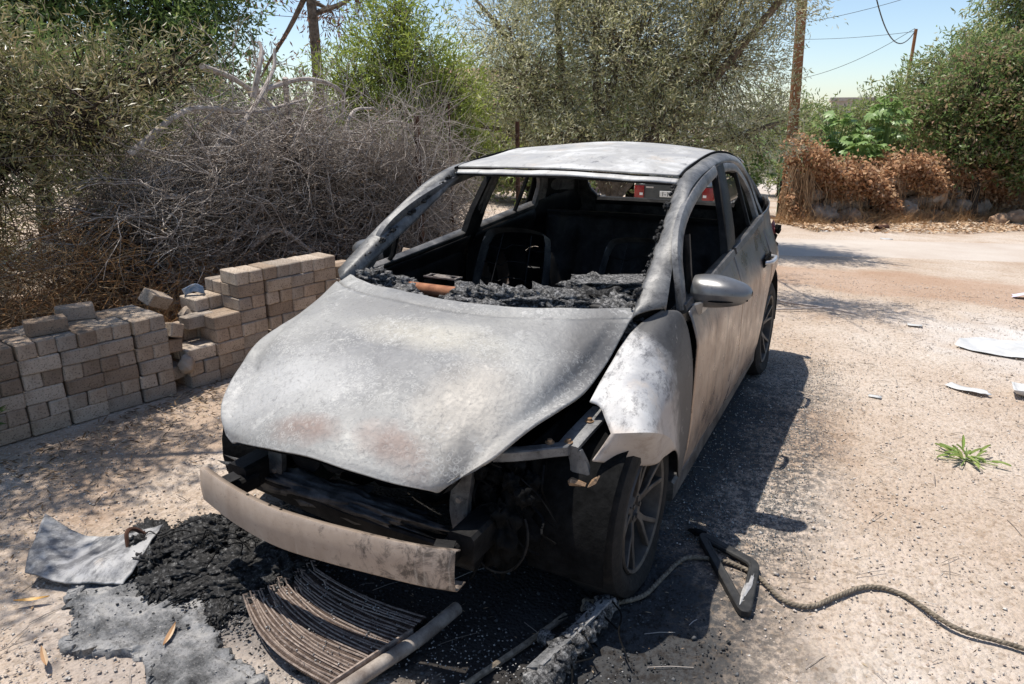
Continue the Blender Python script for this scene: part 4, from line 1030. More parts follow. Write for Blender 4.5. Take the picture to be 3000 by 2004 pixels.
# pale curled panel at the left
net = [[(-1.27, -.80, .115), (-1.12, -.755, .045), (-.98, -.69, .05), (-.86, -.60, .075)], [(-1.20, -.87, .10), (-1.05, -.82, .035), (-.92, -.77, .05), (-.80, -.70, .08)],
       [(-1.12, -.95, .085), (-.98, -.90, .035), (-.86, -.85, .065), (-.76, -.79, .05)], [(-1.06, -1.0, .05), (-.93, -.965, .03), (-.83, -.92, .03), (-.74, -.86, .02)]]
pan = gridmesh('scorched_panel', wob(wob(patch(net, 50, 56), .007, 6, 4), .004, 26, 5), M['plastic_pale'], thick=.006); tag(pan, 'pale ash-coated curved bumper piece on the ground at the far left', 'car panel')
# melted grey sheet in the left foreground
poly = [(-.90, -.93), (-.72, -.78), (-.55, -.72), (-.42, -.80), (-.30, -.865), (-.12, -.93), (.02, -.96), (.0, -1.15), (-.20, -1.16), (-.33, -1.06), (-.44, -1.065), (-.57, -1.13), (-.66, -1.12), (-.74, -1.04), (-.80, -1.01), (-.86, -.99)]
cpt = np.mean(poly, 0); ring = cr([(*p, 0) for p in poly+poly[:1]], 260)
rowsS = []
FR = list(np.linspace(0, .9, 26))+list(np.linspace(.92, 1.0, 8))+[1.004]
for k, f_ in enumerate(FR):
    rr = []
    for p in ring:
        q = np.array([*(cpt+(p[:2]-cpt)*f_), 0]); n_ = noise.noise(Vector((q[0]*7, q[1]*7, 0))); n2 = noise.noise(Vector((q[0]*24, q[1]*24, 3))); n3 = noise.noise(Vector((q[0]*70, q[1]*70, 7)))
        rdg = 1-abs(noise.noise(Vector((q[0]*6+q[1]*3, q[1]*6-q[0]*3, 11))))*2
        q[2] = .013+.011*n_+.007*n2+.004*n3+.012*max(0, rdg-.72)/.28+(.010*max(0, noise.noise(Vector((q[0]*5, q[1]*5, 9)))) if f_ > .8 else 0)-(.03 if k == len(FR)-1 else 0)
        q[:2] += (.03*np.array([n2, n3])+.012*np.array([n3, n2]))*(max(0, f_-.7)/.3); rr.append(q)
    rowsS.append(rr)
sheet = gridmesh('melted_sheet', np.array(rowsS), M['sheet'], ang=None, flip=False); tag(sheet, 'grey ash-covered melted plastic sheet spread in the left foreground', 'melted plastic')
# charred heap beside the bumper
heap = empty('charred_debris', (-.6, -.62, 0), 'black heap of melted bumper plastic and wires under the left end of the beam', 'debris')
k = 0
for c_, s_ in (((-.80, -.66, .05), (.11, .08, .05)), ((-.70, -.58, .05), (.13, .08, .05)), ((-.62, -.52, .06), (.08, .07, .06)), ((-.58, -.66, .03), (.16, .09, .04)), ((-.46, -.56, .05), (.14, .10, .06)), ((-.76, -.74, .05), (.07, .05, .05)), ((-.38, -.66, .03), (.12, .08, .045)), ((-.66, -.44, .07), (.05, .10, .055)), ((-.33, -.55, .05), (.12, .10, .05)), ((-.86, -.70, .07), (.04, .05, .045)), ((-.60, -.40, .06), (.10, .07, .05)), ((-.92, -.62, .04), (.09, .06, .04)), ((-.74, -.50, .06), (.10, .06, .05)), ((-.48, -.44, .05), (.10, .08, .05)), ((-.66, -.78, .03), (.12, .06, .03)), ((-.27, -.70, .02), (.10, .06, .025)), ((-.50, -.74, .02), (.13, .05, .025)), ((-.36, -.77, .02), (.10, .04, .022))):
    k += 1; V, F = lump((c_[0], c_[1], c_[2]*.75), (s_[0], s_[1], s_[2]*.72), k+20, .42, 2.6, 5, .9, rotz=k); mesh('melted_lump', V, F, M['char'], heap)
for q in range(9):
    a = np.array([random.uniform(-.85, -.45), random.uniform(-.72, -.42), .08]); P = [a]
    for r in range(4): P.append(P[-1]+np.array([random.uniform(-.02, .12), random.uniform(-.05, .07), random.uniform(-.04, .045)])); P[-1][2] = max(P[-1][2], .03)
    V, F = tube(cr(P, 16), .0022, 4); mesh('wire', V, F, M['inner'] if q % 2 else M['black'], heap)
V, F = tube(cr([(-.87, -.66, .06), (-.90, -.69, .10), (-.885, -.73, .11), (-.86, -.75, .06)], 12), .008, 6); mesh('bent_strap', V, F, M['rust_dark'], heap)
# charred part at the bottom edge
bit = empty('charred_fitting', (.75, -.42, 0), 'ash-crusted charred fitting with wires at the bottom edge, beside the hose', 'debris')
parts = []
for q, t_ in enumerate(np.linspace(0, 1, 7)):
    p = np.array([.795, -.225, .05])*(1-t_)+np.array([.745, -.62, .045])*t_; parts.append(lump(p, (.035+.012*t_, .055, .035), q+80, .7, 2.4, 3))
for q, pp in enumerate(parts): mesh('crust', *pp, M['ashchar'], bit)
V, F = rsweep(cr([(.80, -.24, .085), (.765, -.40, .075), (.72, -.60, .07)], 14), (.9, .1, .3), .05, (-.3, 0, .95), .008); mesh('flat_bar', V, F, M['sheet'], bit)
V, F = lathe([(0, .022), (.03, .024), (.032, .018), (.05, .018)], 'x', (.66, -.43, .035), 14); mesh('bottle_neck', V, F, M['ashchar'], bit)
for q in range(8):
    a = np.array([.80+random.uniform(-.03, .03), -.27+random.uniform(-.15, .05), .08]); P = [a]
    for r in range(3): P.append(P[-1]+np.array([random.uniform(-.05, .07), random.uniform(-.08, .03), random.uniform(-.04, .02)])); P[-1][2] = max(P[-1][2], .012)
    V, F = tube(cr(P, 12), .003, 4); mesh('wire', V, F, M['black'], bit)

# small things on the lot to the right
weed = empty('weed', (1.92, 1.66, 0), 'small bright green weed growing on the bare lot', 'plant')
for k in range(26):
    a = random.uniform(0, 2*PI); r = random.uniform(.0, .12); el = random.uniform(.05, .6) if k > 4 else 1.1
    b0 = np.array([1.92+r*math.cos(a), 1.66+r*.8*math.sin(a), .01+.02*random.random()]); d = np.array([math.cos(a)*math.cos(el), math.sin(a)*math.cos(el), math.sin(el)])
    L = random.uniform(.04, .08); sd = np.cross(d, [0, 0, 1]); sd /= np.linalg.norm(sd); nn = np.cross(sd, d)
    A = np.array([[b0+d*L*t+sd*wv*(.008*math.sin(PI*min(1, t*.85+.1))**.8)+nn*(.008*abs(wv)-.02*t*t) for wv in (-1, 0, 1)] for t in np.linspace(0, 1, 6)])
    gridmesh('leaf', A, M['weed'], weed)
parts = [tube(cr([(1.92, 1.66, .0), (1.92+.05*math.cos(a), 1.66+.05*math.sin(a), .012), (1.92+.13*math.cos(a), 1.66+.12*math.sin(a), .015)], 6), .0025, 4) for a in np.linspace(0, 6, 9)]
V, F = join(parts); o = mesh('stems', V, F, M['weed'], weed); o['kind'] = 'stuff'
A = np.array([[(2.0+.11*u+.02*v, 2.73-.06*u+.035*v, .012+.008*math.sin(3*u)) for v in (-1, -.5, 0, .5, 1)] for u in np.linspace(-1, 1, 12)]); A[:, :, 1] *= 1; A[-2:, :, :] = A[-3:-1]*.35+A[-2:, 2:3, :]*.65
A[:, :, 2] -= .004
o = gridmesh('plastic_scrap', A, M['white'], thick=.0015); tag(o, 'flat pale tongue-shaped plastic scrap on the lot', 'scrap')
A = np.array([[(2.31+.10*u, 2.77+.07*v, .012+.045*max(abs(u), abs(v))**4) for v in np.linspace(-1, 1, 9)] for u in np.linspace(-1, 1, 11)])
o = gridmesh('foam_tray', wob(A, .012, 12, 2), M['white'], thick=.004); tag(o, 'white foam food tray at the right picture edge', 'tray')
net = [[(1.97, 3.72, .012), (2.10, 3.62, .02), (2.30, 3.60, .012), (2.60, 3.58, .014)], [(2.0, 3.84, .03), (2.15, 3.80, .012), (2.35, 3.82, .022), (2.6, 3.85, .016)], [(2.02, 3.95, .014), (2.15, 4.0, .02), (2.35, 4.05, .014), (2.6, 4.1, .012)]]
o = gridmesh('paper_sheet', wob(patch(net, 60, 70), .016, 9, 3)+np.array([0, 0, -.012]), M['white']); tag(o, 'crumpled white sheet lying on the white dust of the lot', 'sheet')
A = wob(patch([[(2.55, 6.0, H(2.5, 6)+.01), (2.72, 6.02, H(2.5, 6)+.05), (2.95, 6.0, H(2.5, 6)+.02)], [(2.58, 6.2, H(2.5, 6.2)+.02), (2.75, 6.22, H(2.5, 6.2)+.06), (2.98, 6.2, H(2.5, 6.2)+.02)]], 12, 16), .02, 8, 3)
o = gridmesh('plastic_bag', A, M['lilac'], thick=.002); tag(o, 'pale lilac plastic bag near the lane at the right edge', 'bag')
P = cr([(.55, 4.62, .0), (.75, 4.46, .012), (1.0, 4.42, .015), (1.30, 4.33, .012)], 16)+np.array([0, 0, -.012]); parts = [tube(P, np.linspace(.014, .006, 16), 6), tube(cr([(.60, 4.15, .0), (.85, 4.30, .006), (1.02, 4.41, .006)], 10)+np.array([0, 0, -.008]), .008, 6)]
V, F = join(parts); o = mesh('fallen_branch', V, F, M['branch']); tag(o, 'thin dry branch on the ground behind the rear wheel', 'branch')
V, F = lathe([(0, .055), (.35, .055), (.35, .044), (.0, .044)], 'y', (0, 0, 0), 18); V = V @ np.array(Matrix.Rotation(-.5, 3, 'Z')).T
pp = np.array([1.2, 13.2, H(1.2, 13.2)+.05]); o = mesh('pipe_end', V+pp, F, M['rust_dark']); tag(o, 'short rusty pipe end on the verge below the vine', 'pipe')
for k, (x, y, s_, lab) in enumerate(((.35, 12.6, .16, 'white paper scrap on the verge by the vine'), (1.4, 11.6, .14, 'crushed white wrapper on the lane edge'), (1.72, 4.25, .07, 'small white flake on the lot near the white sheet'), (1.50, 2.35, .05, 'pale plastic flake on the lot beyond the shadow'))):
    z = H(x, y)+.006; s_ *= .7; A = wob(np.array([[(x+s_*u, y+s_*.6*v, z) for v in (-1, 0, 1)] for u in (-1, -.3, .4, 1)]), .03*s_/.15, 9, k)
    o = gridmesh('paper_scrap', A, M['white'], thick=.002); tag(o, lab, 'scrap')
V, F = lump((1.02, -.56, .008), (.016, .012, .011), 4, .4, 2, 2); o = mesh('white_pebble', V, F, M['white']); tag(o, 'bright white pebble at the front of the car shadow', 'stone')
# curled dry leaves near the camera at the left
for k, (x, y, a, c_) in enumerate(((-.93, -1.06, .7, 'orange'), (-.86, -1.28, 1.6, 'orange'), (-.37, -.96, -1.0, 'litter_pale'), (-.62, -1.20, -.4, 'litter_pale'))):
    d = np.array([math.cos(a), math.sin(a), 0]); sd = np.array([-d[1], d[0], 0]); A = np.array([[np.array([x, y, .024])+d*.055*t+sd*.009*wv*(1-t*t)+np.array([0, 0, .006*t*t+.004*abs(wv)]) for wv in (-1, 0, 1)] for t in np.linspace(-1, 1, 7)])
    o = gridmesh('fallen_leaf', A, M[c_]); tag(o, ('long orange dry leaf beside the melted sheet', 'yellow-orange leaf in the bottom left corner', 'pale curled leaf lying on the grey melted sheet', 'cream dry leaf on the soil in the left foreground')[k], 'leaf')

# ================================================================== plants
def unit(a): return a/(np.linalg.norm(a, axis=-1, keepdims=True)+1e-9)
def in_blobs(n, blobs, shell=2.4, clip=None):
    w_ = np.array([b[1][0]*b[1][1]*b[1][2]*(b[2] if len(b) > 2 else 1) for b in blobs]); w_ = w_/w_.sum()
    idx = RNG.choice(len(blobs), n, p=w_)
    d = unit(RNG.normal(size=(n, 3))); r = RNG.uniform(0, 1, n)**(1/shell)
    c_ = np.array([b[0] for b in blobs])[idx]; rr = np.array([b[1] for b in blobs])[idx]
    # uneven outline
    wv = 1+.22*np.sin(d[:, 0]*5.1+idx*2.3)*np.cos(d[:, 2]*4.3+idx)+.12*np.sin(d[:, 1]*9+idx)
    return c_+d*rr*(r*wv)[:, None], idx, c_
def tree(name, label, cat, base, top, blobs, nc, nl, leaf, width, lmat, bmat, trad=.1, spread=.22, droop=0., upb=.25, group=None, twigr=.004, lean=None, limbs=True, aspect=None, mids=None, fold=.25):
    base = np.array(base, float); t = empty(name, tuple(base), label, cat, group)
    top = np.array(top, float)
    P = [base-np.array([0, 0, .05])]+([np.array(m) for m in mids] if mids else [(base+top)/2+RNG.normal(size=3)*.06*np.array([1, 1, 0])])+[top]
    P = cr(P, 14); parts = [tube(P, np.linspace(trad*1.15, trad*.6, 14), 9)]
    ends = []
    for c_, r_ in [b[:2] for b in blobs]:
        c_ = np.array(c_, float); st = P[RNG.integers(6, 14)]
        if c_[2] > 3.7 and name == 'olive_tree': st = np.array([-1.9, 8.0, 3.6])
        mid = (st+c_)/2+RNG.normal(size=3)*.12*np.array(r_); Q = cr([st, mid, c_, c_+(c_-st)*.25], 12)
        parts.append(tube(Q, np.linspace(trad*.55, trad*.12, 12)*(.22 if c_[2] > 3.7 and name == 'olive_tree' else 1), 6)); ends.append(Q)
    Vt, Ft = join(parts); mesh('trunk', Vt, Ft, bmat, t)
    cl, idx, cc_ = in_blobs(nc, blobs)
    if H(base[0], base[1]) is not None: cl[:, 2] = np.maximum(cl[:, 2], hgt(cl[:, 0], cl[:, 1])+.08)
    # twigs from inside the crown to each leaf cluster
    if limbs:
        st = cc_+(cl-cc_)*RNG.uniform(.15, .55, (nc, 1))+RNG.normal(size=(nc, 3))*.05
        md = (st+cl)/2+RNG.normal(size=(nc, 3))*.06
        TW = np.stack([st, md, cl], 1); sel = RNG.uniform(size=nc) < min(1, 2600/nc)
        TW = TW[sel]; Vw, Fw = tubes(TW, np.tile([twigr*1.6, twigr, twigr*.5], (len(TW), 1)), 3); o = mesh('branches', Vw, Fw, bmat, t, ang=None); o['kind'] = 'stuff'
    d = unit(unit(cl-cc_)*.8+RNG.normal(size=(nc, 3))*.6+np.array([0, 0, upb-droop]))
    tl = spread*RNG.uniform(.7, 1.4, nc)
    k = np.repeat(np.arange(nc), nl); f_ = RNG.uniform(-.3, 1, len(k))
    Pp = cl[k]+d[k]*(tl[k]*f_)[:, None]+RNG.normal(size=(len(k), 3))*spread*.16
    Dd = d[k]*.55+RNG.normal(size=(len(k), 3))*.55+np.array([0, 0, .12-droop])
    L = leaf*RNG.uniform(.65, 1.25, len(k)); Vl, Fl = leaves(Pp, Dd, L, L*width/leaf, fold)
    o = mesh('crown', Vl, Fl, lmat, t, smooth=False)
    o['kind'] = 'stuff'
    return t
def G(x, y, dz=0): return (x, y, H(x, y)+dz)

# leathery bush at the far left, hanging over the fence
tree('evergreen_bush', 'leathery olive-brown bush at the left edge hanging over the wire fence', 'bush', G(-4.7, .35), (-4.5, .4, .9),
     [((-4.35, -.30, 1.45), (.60, .70, .75)), ((-4.20, .60, 1.45), (.60, .65, .75)), ((-4.55, .35, 1.95), (.70, 1.0, .45)), ((-4.0, 1.40, 1.60), (.50, .55, .55)), ((-3.75, 1.85, 1.85), (.45, .50, .30)), ((-3.75, .2, 1.25), (.35, .6, .30)), ((-3.55, 1.0, 1.55), (.35, .45, .30))],
     2700, 13, .072, .0108, M['bush'], M['bark_dark'], .06, .28, 0, .15)
# low sprigs in front of the stack at the picture edge
tree('oleander_sprig', 'green leafy sprig at the left picture edge in front of the block stack', 'plant', G(-2.25, -.62), (-2.22, -.60, .3),
     [((-2.20, -.58, .48), (.10, .10, .14)), ((-2.17, -.60, .25), (.10, .09, .14))], 26, 12, .085, .013, M['dark'], M['bark_dark'], .008, .10, .1, .2)
# overhanging tree at the left, crown above the frame, shading the stack and the soil
tree('shade_tree', 'tall tree whose crown overhangs the left stack of blocks, above the picture', 'tree', G(-4.6, -1.9), (-4.0, -1.5, 2.3),
     [((-3.55, -.75, 3.2), (.95, .80, .45)), ((-2.75, -1.15, 3.35), (.75, .65, .35)), ((-3.6, .25, 3.1), (.7, .6, .40)), ((-3.3, -1.9, 3.3), (1.0, .8, .5)), ((-2.85, -.15, 3.2), (.55, .55, .28))],
     1500, 13, .085, .018, M['dark'], M['bark_dark'], .12, .24)
# dark trees behind the fence
for k, (x, y, zc, lab) in enumerate(((-9.0, 1.4, 3.0, 'dark leafy tree in the top left corner'), (-8.2, 3.4, 3.2, 'dark leafy tree behind the bush, second from the left'), (-7.7, 5.0, 3.0, 'dark leafy tree whose edge meets the open sky left of the bare trunk'))):
    b = [((x, y, zc), (1.2, 1.2, 1.4)), ((x+.6, y-.5, zc-.9), (.9, .9, .9)), ((x-.3, y+.5, zc+1.1), (1.1, 1.0, .9)), ((x+.5, y+.45, zc+.4), (.8, .8, .9)), ((x+.3, y+.2, zc-1.6), (.8, .9, .7))]
    tree('dark_tree', lab, 'tree', G(x-.2, y), (x, y, zc), b, 1700, 13, .105, .030, M['dark'], M['bark_dark'], .10, .26, 0, .2, 'dark trees behind the fence')
# bright green young tree
tree('young_green_tree', 'bright green young tree behind the brush pile, left of the olive', 'tree', G(-4.6, 6.1), (-4.55, 6.05, 1.2),
     [((-4.50, 6.0, 2.10), (.70, .70, .80)), ((-4.95, 5.65, 1.85), (.50, .50, .55)), ((-4.05, 6.4, 1.80), (.55, .55, .65)), ((-4.5, 6.0, 2.75), (.42, .42, .45)), ((-3.9, 6.45, 1.15), (.5, .5, .5)), ((-3.6, 6.45, .95), (.45, .4, .40)), ((-4.8, 5.7, 1.3), (.4, .4, .4))],
     1500, 13, .085, .017, M['green'], M['bark'], .05, .28, 0, .35)
# the big olive
tree('olive_tree', 'large silvery olive tree filling the background behind the car roof', 'tree', G(-2.55, 8.4), (-2.3, 8.4, .9),
     [((-2.2, 8.2, 2.4), (1.45, 1.2, 1.2)), ((-3.55, 7.75, 1.95), (.95, .95, 1.0)), ((-1.0, 8.5, 2.3), (1.05, 1.0, 1.15)), ((-2.7, 8.3, 3.3), (1.3, 1.2, .8)), ((-.75, 8.25, 3.2), (1.0, 1.0, .6)), ((-1.5, 8.0, 1.35), (1.0, .9, .55)), ((-2.9, 7.6, 1.25), (.9, .8, .5)), ((-.15, 8.2, 3.0), (.5, .6, .5)), ((-.35, 4.8, 3.95), (.85, .42, .28), 3.5), ((-1.2, 5.8, 3.9), (.6, .6, .3)), ((-4.0, 7.9, 2.75), (.75, .8, .7)), ((-4.35, 7.3, 1.5), (.55, .6, .6)), ((-.5, 8.7, 1.35), (.7, .7, .6)), ((-1.7, 8.6, 4.0), (1.6, 1.2, .7)), ((-3.4, 8.4, 3.6), (1.0, 1.0, .6))],
     8200, 15, .070, .0145, M['olive'], M['bark'], .17, .24, .05, .15, twigr=.005)
# bare tree with hanging dead leaves
bt = tree('bare_tree', 'bare-trunked tree with hanging brown dead leaves against the sky', 'tree', G(-8.25, 8.55), (-8.3, 8.55, 5.5),
     [((-8.85, 8.15, 3.7), (.8, .7, .6)), ((-8.15, 8.95, 3.4), (.6, .7, .8)), ((-9.05, 8.25, 2.5), (.7, .6, .6)), ((-7.65, 9.2, 3.7), (.5, .5, .8))], 130, 7, .12, .026, M['deadleaf'], M['bark'], .11, .25, .5, 0, twigr=.006)
# trees and shrubs on the right beyond the lane
tree('roadside_tree', 'green and red-brown leafed tree on the right beside the lane', 'tree', G(3.05, 18.0), (3.1, 18.1, .6),
     [((3.0, 18.3, 1.75), (1.3, 1.2, 1.1)), ((2.0, 18.3, 1.5), (.8, .9, .7)), ((4.1, 18.6, 1.6), (1.3, 1.2, 1.2)), ((3.5, 18.5, 2.6), (1.1, 1.1, .7)), ((2.7, 18.0, .75), (.8, .8, .5)), ((4.0, 18.4, .6), (1.2, 1.0, .6)), ((5.3, 19.2, 1.4), (1.3, 1.3, 1.6))],
     4000, 13, .12, .045, M['mixed'], M['bark_dark'], .10, .30, .05, .1, twigr=.007)
tree('eucalyptus', 'tall drooping eucalyptus crown at the top right corner', 'tree', G(5.2, 28), (5.0, 28, 3.5),
     [((4.4, 28, 4.9), (1.4, 1.5, 1.2)), ((6.2, 28, 5.2), (2.0, 1.8, 1.5)), ((5.2, 28, 6.5), (2.0, 1.8, 1.2)), ((3.4, 27.5, 3.7), (1.0, 1.0, .8)), ((7.2, 28, 3.4), (2.2, 2, 1.6))], 2600, 13, .22, .05, M['far_leaf'], M['bark'], .2, .45, .6, 0, twigr=.01)
for k, (x, y, rr, zc, lab) in enumerate(((1.1, 24.5, 1.5, 1.3, 'loose grey-green shrub beyond the vine, nearest to the pole'), (2.9, 25.5, 1.7, 2.7, 'tall pale shrub beyond the vine under the far pole'), (4.6, 25.0, 1.6, 1.9, 'grey-green shrub behind the roadside tree'), (-.6, 25.0, 1.6, .5, 'low shrub behind the foot of the pole'), (-2.5, 27, 2.0, .9, 'shrub beyond the parked saloon on the left of the pole'), (7.5, 22, 2.2, 1.5, 'dense shrub at the right edge behind the roadside tree'))):
    tree('shrub', lab, 'shrub', G(x, y), (x, y, zc-.6), [((x, y, zc), (rr, rr, rr*.8)), ((x+.5*rr, y-.3, zc-.7), (rr*.8, rr*.8, rr*.7)), ((x-.5*rr, y, zc-.6), (rr*.8, rr*.8, rr*.7))], 1100, 12, .16, .045, M['far_leaf'], M['bark'], .07, .32, 0, .2, 'shrubs beyond the vine wall', twigr=.009)
# far trees behind the left side
for k, (x, y, rr, h_, lab) in enumerate(((-16, 5, 2.4, 2.6, 'distant tree behind the bush at the far left'), (-15, 9.5, 2.3, 1.6, 'distant tree behind the dark trees'), (-13, 13, 2.2, 1.2, 'distant tree below the bare trunk'), (-10, 16, 2.3, 1.5, 'distant tree behind the young green tree'), (-7.0, 15, 1.8, 1.6, 'tree behind the left part of the olive'), (-5.0, 17, 2.2, 1.7, 'tree behind the middle of the olive'), (-12.5, 25, 2.6, 1.5, 'distant tree beside the pink house'))):
    tree('distant_tree', lab, 'tree', G(x, y), (x, y, h_-.8), [((x, y, h_), (rr, rr, rr*.7)), ((x+.6, y-.5, h_-1.0), (rr*.9, rr*.9, rr*.55)), ((x-.8, y+.4, h_-.8), (rr*.9, rr*.9, rr*.6))], 900, 12, .19, .06, M['far_leaf'], M['bark_dark'], .12, .4, 0, .2, 'distant trees behind the fence', twigr=.01)

tree('dark_shrub', 'dark green shrub showing behind the top of the brush pile', 'shrub', G(-5.6, 2.7), (-5.6, 2.7, 1.0), [((-5.6, 2.6, 1.6), (.7, .9, .6)), ((-5.4, 3.4, 1.4), (.6, .7, .5)), ((-5.5, 1.9, 1.7), (.6, .6, .5))], 700, 13, .09, .022, M['dark'], M['bark_dark'], .05, .25)
tree('low_shrub', 'low dull green shrub behind the dry weeds at the left edge', 'shrub', G(-6.4, 1.3), (-6.4, 1.3, .3), [((-6.4, 1.4, .55), (.6, .9, .5)), ((-6.0, .6, .5), (.6, .7, .45))], 500, 12, .08, .016, M['bush'], M['bark_dark'], .04, .25)
# ---- brush pile on the fence: dry tangled branches
pile = empty('brush_pile', (-3.9, 2.9, 0), 'grey tangle of dry cut branches heaped behind the wire fence', 'brush pile')
def ztop(y): return np.interp(y, [.9, 1.6, 2.3, 2.9, 3.5, 4.2, 4.9, 5.6], [.7, 1.15, 1.52, 1.62, 1.50, 1.28, 1.22, .9])
def twig_paths(n, seg, length, curl, rad, sampler, flat=.5):
    p0 = sampler(n); d = unit(RNG.normal(size=(n, 3))*np.array([1, 1.2, flat])); cv = RNG.normal(size=(n, 3))*curl
    P = np.zeros((n, seg, 3)); P[:, 0] = p0; st = (length*RNG.uniform(.4, 1.4, n)/seg)[:, None]
    for k in range(1, seg):
        P[:, k] = P[:, k-1]+d*st; d = unit(d+cv+RNG.normal(size=(n, 3))*.20)
    R = (rad*RNG.uniform(.6, 1.5, n))[:, None]*np.linspace(1.2, .45, seg)[None]
    return P, R
def pile_pts(n, top=False):
    y = RNG.uniform(1.25, 5.7, n); x = RNG.uniform(-4.5, -3.06, n)
    zt = ztop(y)*(1+.10*np.sin(y*7+x*4)+.07*np.sin(y*15)); z = zt*(RNG.uniform(.75, 1.0, n) if top else RNG.uniform(0.02, 1, n)**.8)
    return np.stack([x, y, z], 1)
P, R = twig_paths(19000, 6, .42, .07, .0024, pile_pts); P[:, :, 0] = np.minimum(P[:, :, 0], -3.03); P[:, :, 2] = np.maximum(P[:, :, 2], .01)
V, F = tubes(P, R, 3); o = mesh('twigs', V, F, M['twig'], pile, ang=None); o['kind'] = 'stuff'
M['twig_shade'] = leafmat('shade_toned_dry_twigs', [(0.07, 0.056, 0.046), (0.13, 0.105, 0.088), (0.2, 0.17, 0.145), (0.05, 0.04, 0.034)], 0., .9, .15)  # same dry wood, with the shade low inside the pile put into its colour
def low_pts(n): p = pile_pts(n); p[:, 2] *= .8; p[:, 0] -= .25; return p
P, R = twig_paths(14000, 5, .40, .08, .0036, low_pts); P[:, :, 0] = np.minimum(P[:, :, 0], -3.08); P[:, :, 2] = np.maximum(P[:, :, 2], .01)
V, F = tubes(P, R, 3); o = mesh('inner_tangle', V, F, M['twig_shade'], pile, ang=None); o['kind'] = 'stuff'
P, R = twig_paths(520, 9, 1.0, .06, .0045, lambda n: pile_pts(n, True), .6); P[:, :, 0] = np.minimum(P[:, :, 0], -3.05); P[:, :, 2] = np.maximum(P[:, :, 2], .05)
V, F = tubes(P, R, 4); o = mesh('long_twigs', V, F, M['branch'], pile, ang=None); o['kind'] = 'stuff'
Pl = P; kk = RNG.integers(2, 8, (len(Pl), 7)); b0 = Pl[np.arange(len(Pl))[:, None], kk].reshape(-1, 3); t0 = unit((Pl[:, 8]-Pl[:, 0]))[:, None, :].repeat(7, 1).reshape(-1, 3)
d0 = unit(t0+RNG.normal(size=b0.shape)*.55); L0 = RNG.uniform(.10, .38, len(b0))[:, None]
PS = np.stack([b0, b0+d0*L0*.5+RNG.normal(size=b0.shape)*.012, b0+d0*L0+RNG.normal(size=b0.shape)*.03], 1); PS[:, :, 0] = np.minimum(PS[:, :, 0], -3.04)
V, F = tubes(PS, np.tile([.0026, .002, .001], (len(PS), 1)), 3); o = mesh('side_twigs', V, F, M['twig'], pile, ang=None); o['kind'] = 'stuff'
for a in (((-3.5, 2.0, 1.25), (-3.55, 2.5, 1.55), (-3.7, 3.0, 1.95), (-3.75, 3.1, 2.15)), ((-3.6, 2.15, 1.95), (-3.7, 2.6, 1.85), (-3.7, 3.1, 1.55), (-3.75, 3.4, 1.25)), ((-3.7, 2.7, 1.75), (-3.6, 3.3, 1.90), (-3.6, 3.8, 1.80), (-3.7, 3.9, 1.55)),
          ((-3.4, 1.9, .45), (-3.35, 2.25, .75), (-3.3, 2.45, 1.05), (-3.3, 2.48, 1.22)), ((-3.5, 3.9, .95), (-3.45, 3.6, 1.25), (-3.6, 3.95, 1.6), (-3.6, 4.3, 1.65)), ((-3.6, 1.4, 1.3), (-3.5, 1.9, 1.62), (-3.6, 2.6, 1.60), (-3.7, 3.4, 1.72)),
          ((-3.35, 2.2, .5), (-3.3, 2.5, .62), (-3.25, 2.8, .40), (-3.3, 3.1, .25)), ((-3.6, 3.05, 1.9), (-3.7, 3.15, 1.6), (-3.8, 3.3, 1.2), (-3.8, 3.4, .6)), ((-3.55, 2.6, 1.72), (-3.5, 2.65, 1.95), (-3.55, 2.75, 2.10), (-3.6, 2.78, 2.18)), ((-3.5, 1.5, 1.0), (-3.4, 2.0, .95), (-3.4, 2.6, 1.2), (-3.5, 3.2, 1.25))):
    V, F = tube(cr(a, 18), np.linspace(.026, .014, 18), 8); mesh('thick_branch', V, F, M['branch'], pile)
# dry strands hanging on the rusty post
P, R = twig_paths(900, 7, .8, .05, .0024, lambda n: np.stack([-3.05+RNG.normal(size=n)*.12, 4.35+RNG.normal(size=n)*.30, RNG.uniform(.2, 1.65, n)], 1), 1.6)
P[:, :, 2] = np.maximum(P[:, :, 2], .01); V, F = tubes(P, R, 3); o = mesh('hanging_stems', V, F, M['twig'], pile, ang=None); o['kind'] = 'stuff'
# dead leaves caught in the brush
n = 5000; p0 = pile_pts(n); V, F = leaves(p0, RNG.normal(size=(n, 3)), .045*RNG.uniform(.6, 1.3, n), .014); o = mesh('dead_leaves', V, F, M['litter'], pile, smooth=False); o['kind'] = 'stuff'

mound = lambda n: (lambda y, x: np.stack([x, y, RNG.uniform(0, 1, n)**.8*np.interp(y, [-.8, .2, 1.0, 1.8, 2.4], [.45, .75, .95, .70, .2])*np.clip(1-((x+3.65)/.7)**2, .15, 1)], 1))(RNG.uniform(-.8, 2.4, n), RNG.uniform(-4.3, -3.02, n))
P, R = twig_paths(7000, 5, .30, .22, .0026, mound, .7); P[:, :, 0] = np.minimum(P[:, :, 0], -3.0); P[:, :, 2] = np.maximum(P[:, :, 2], .01)
V, F = tubes(P, R, 3); o = mesh('dry_weeds', V, F, M['straw'], ang=None); tag(o, 'mound of orange-brown dry weeds behind the wire fence below the bush', 'dry weeds', kind='stuff')
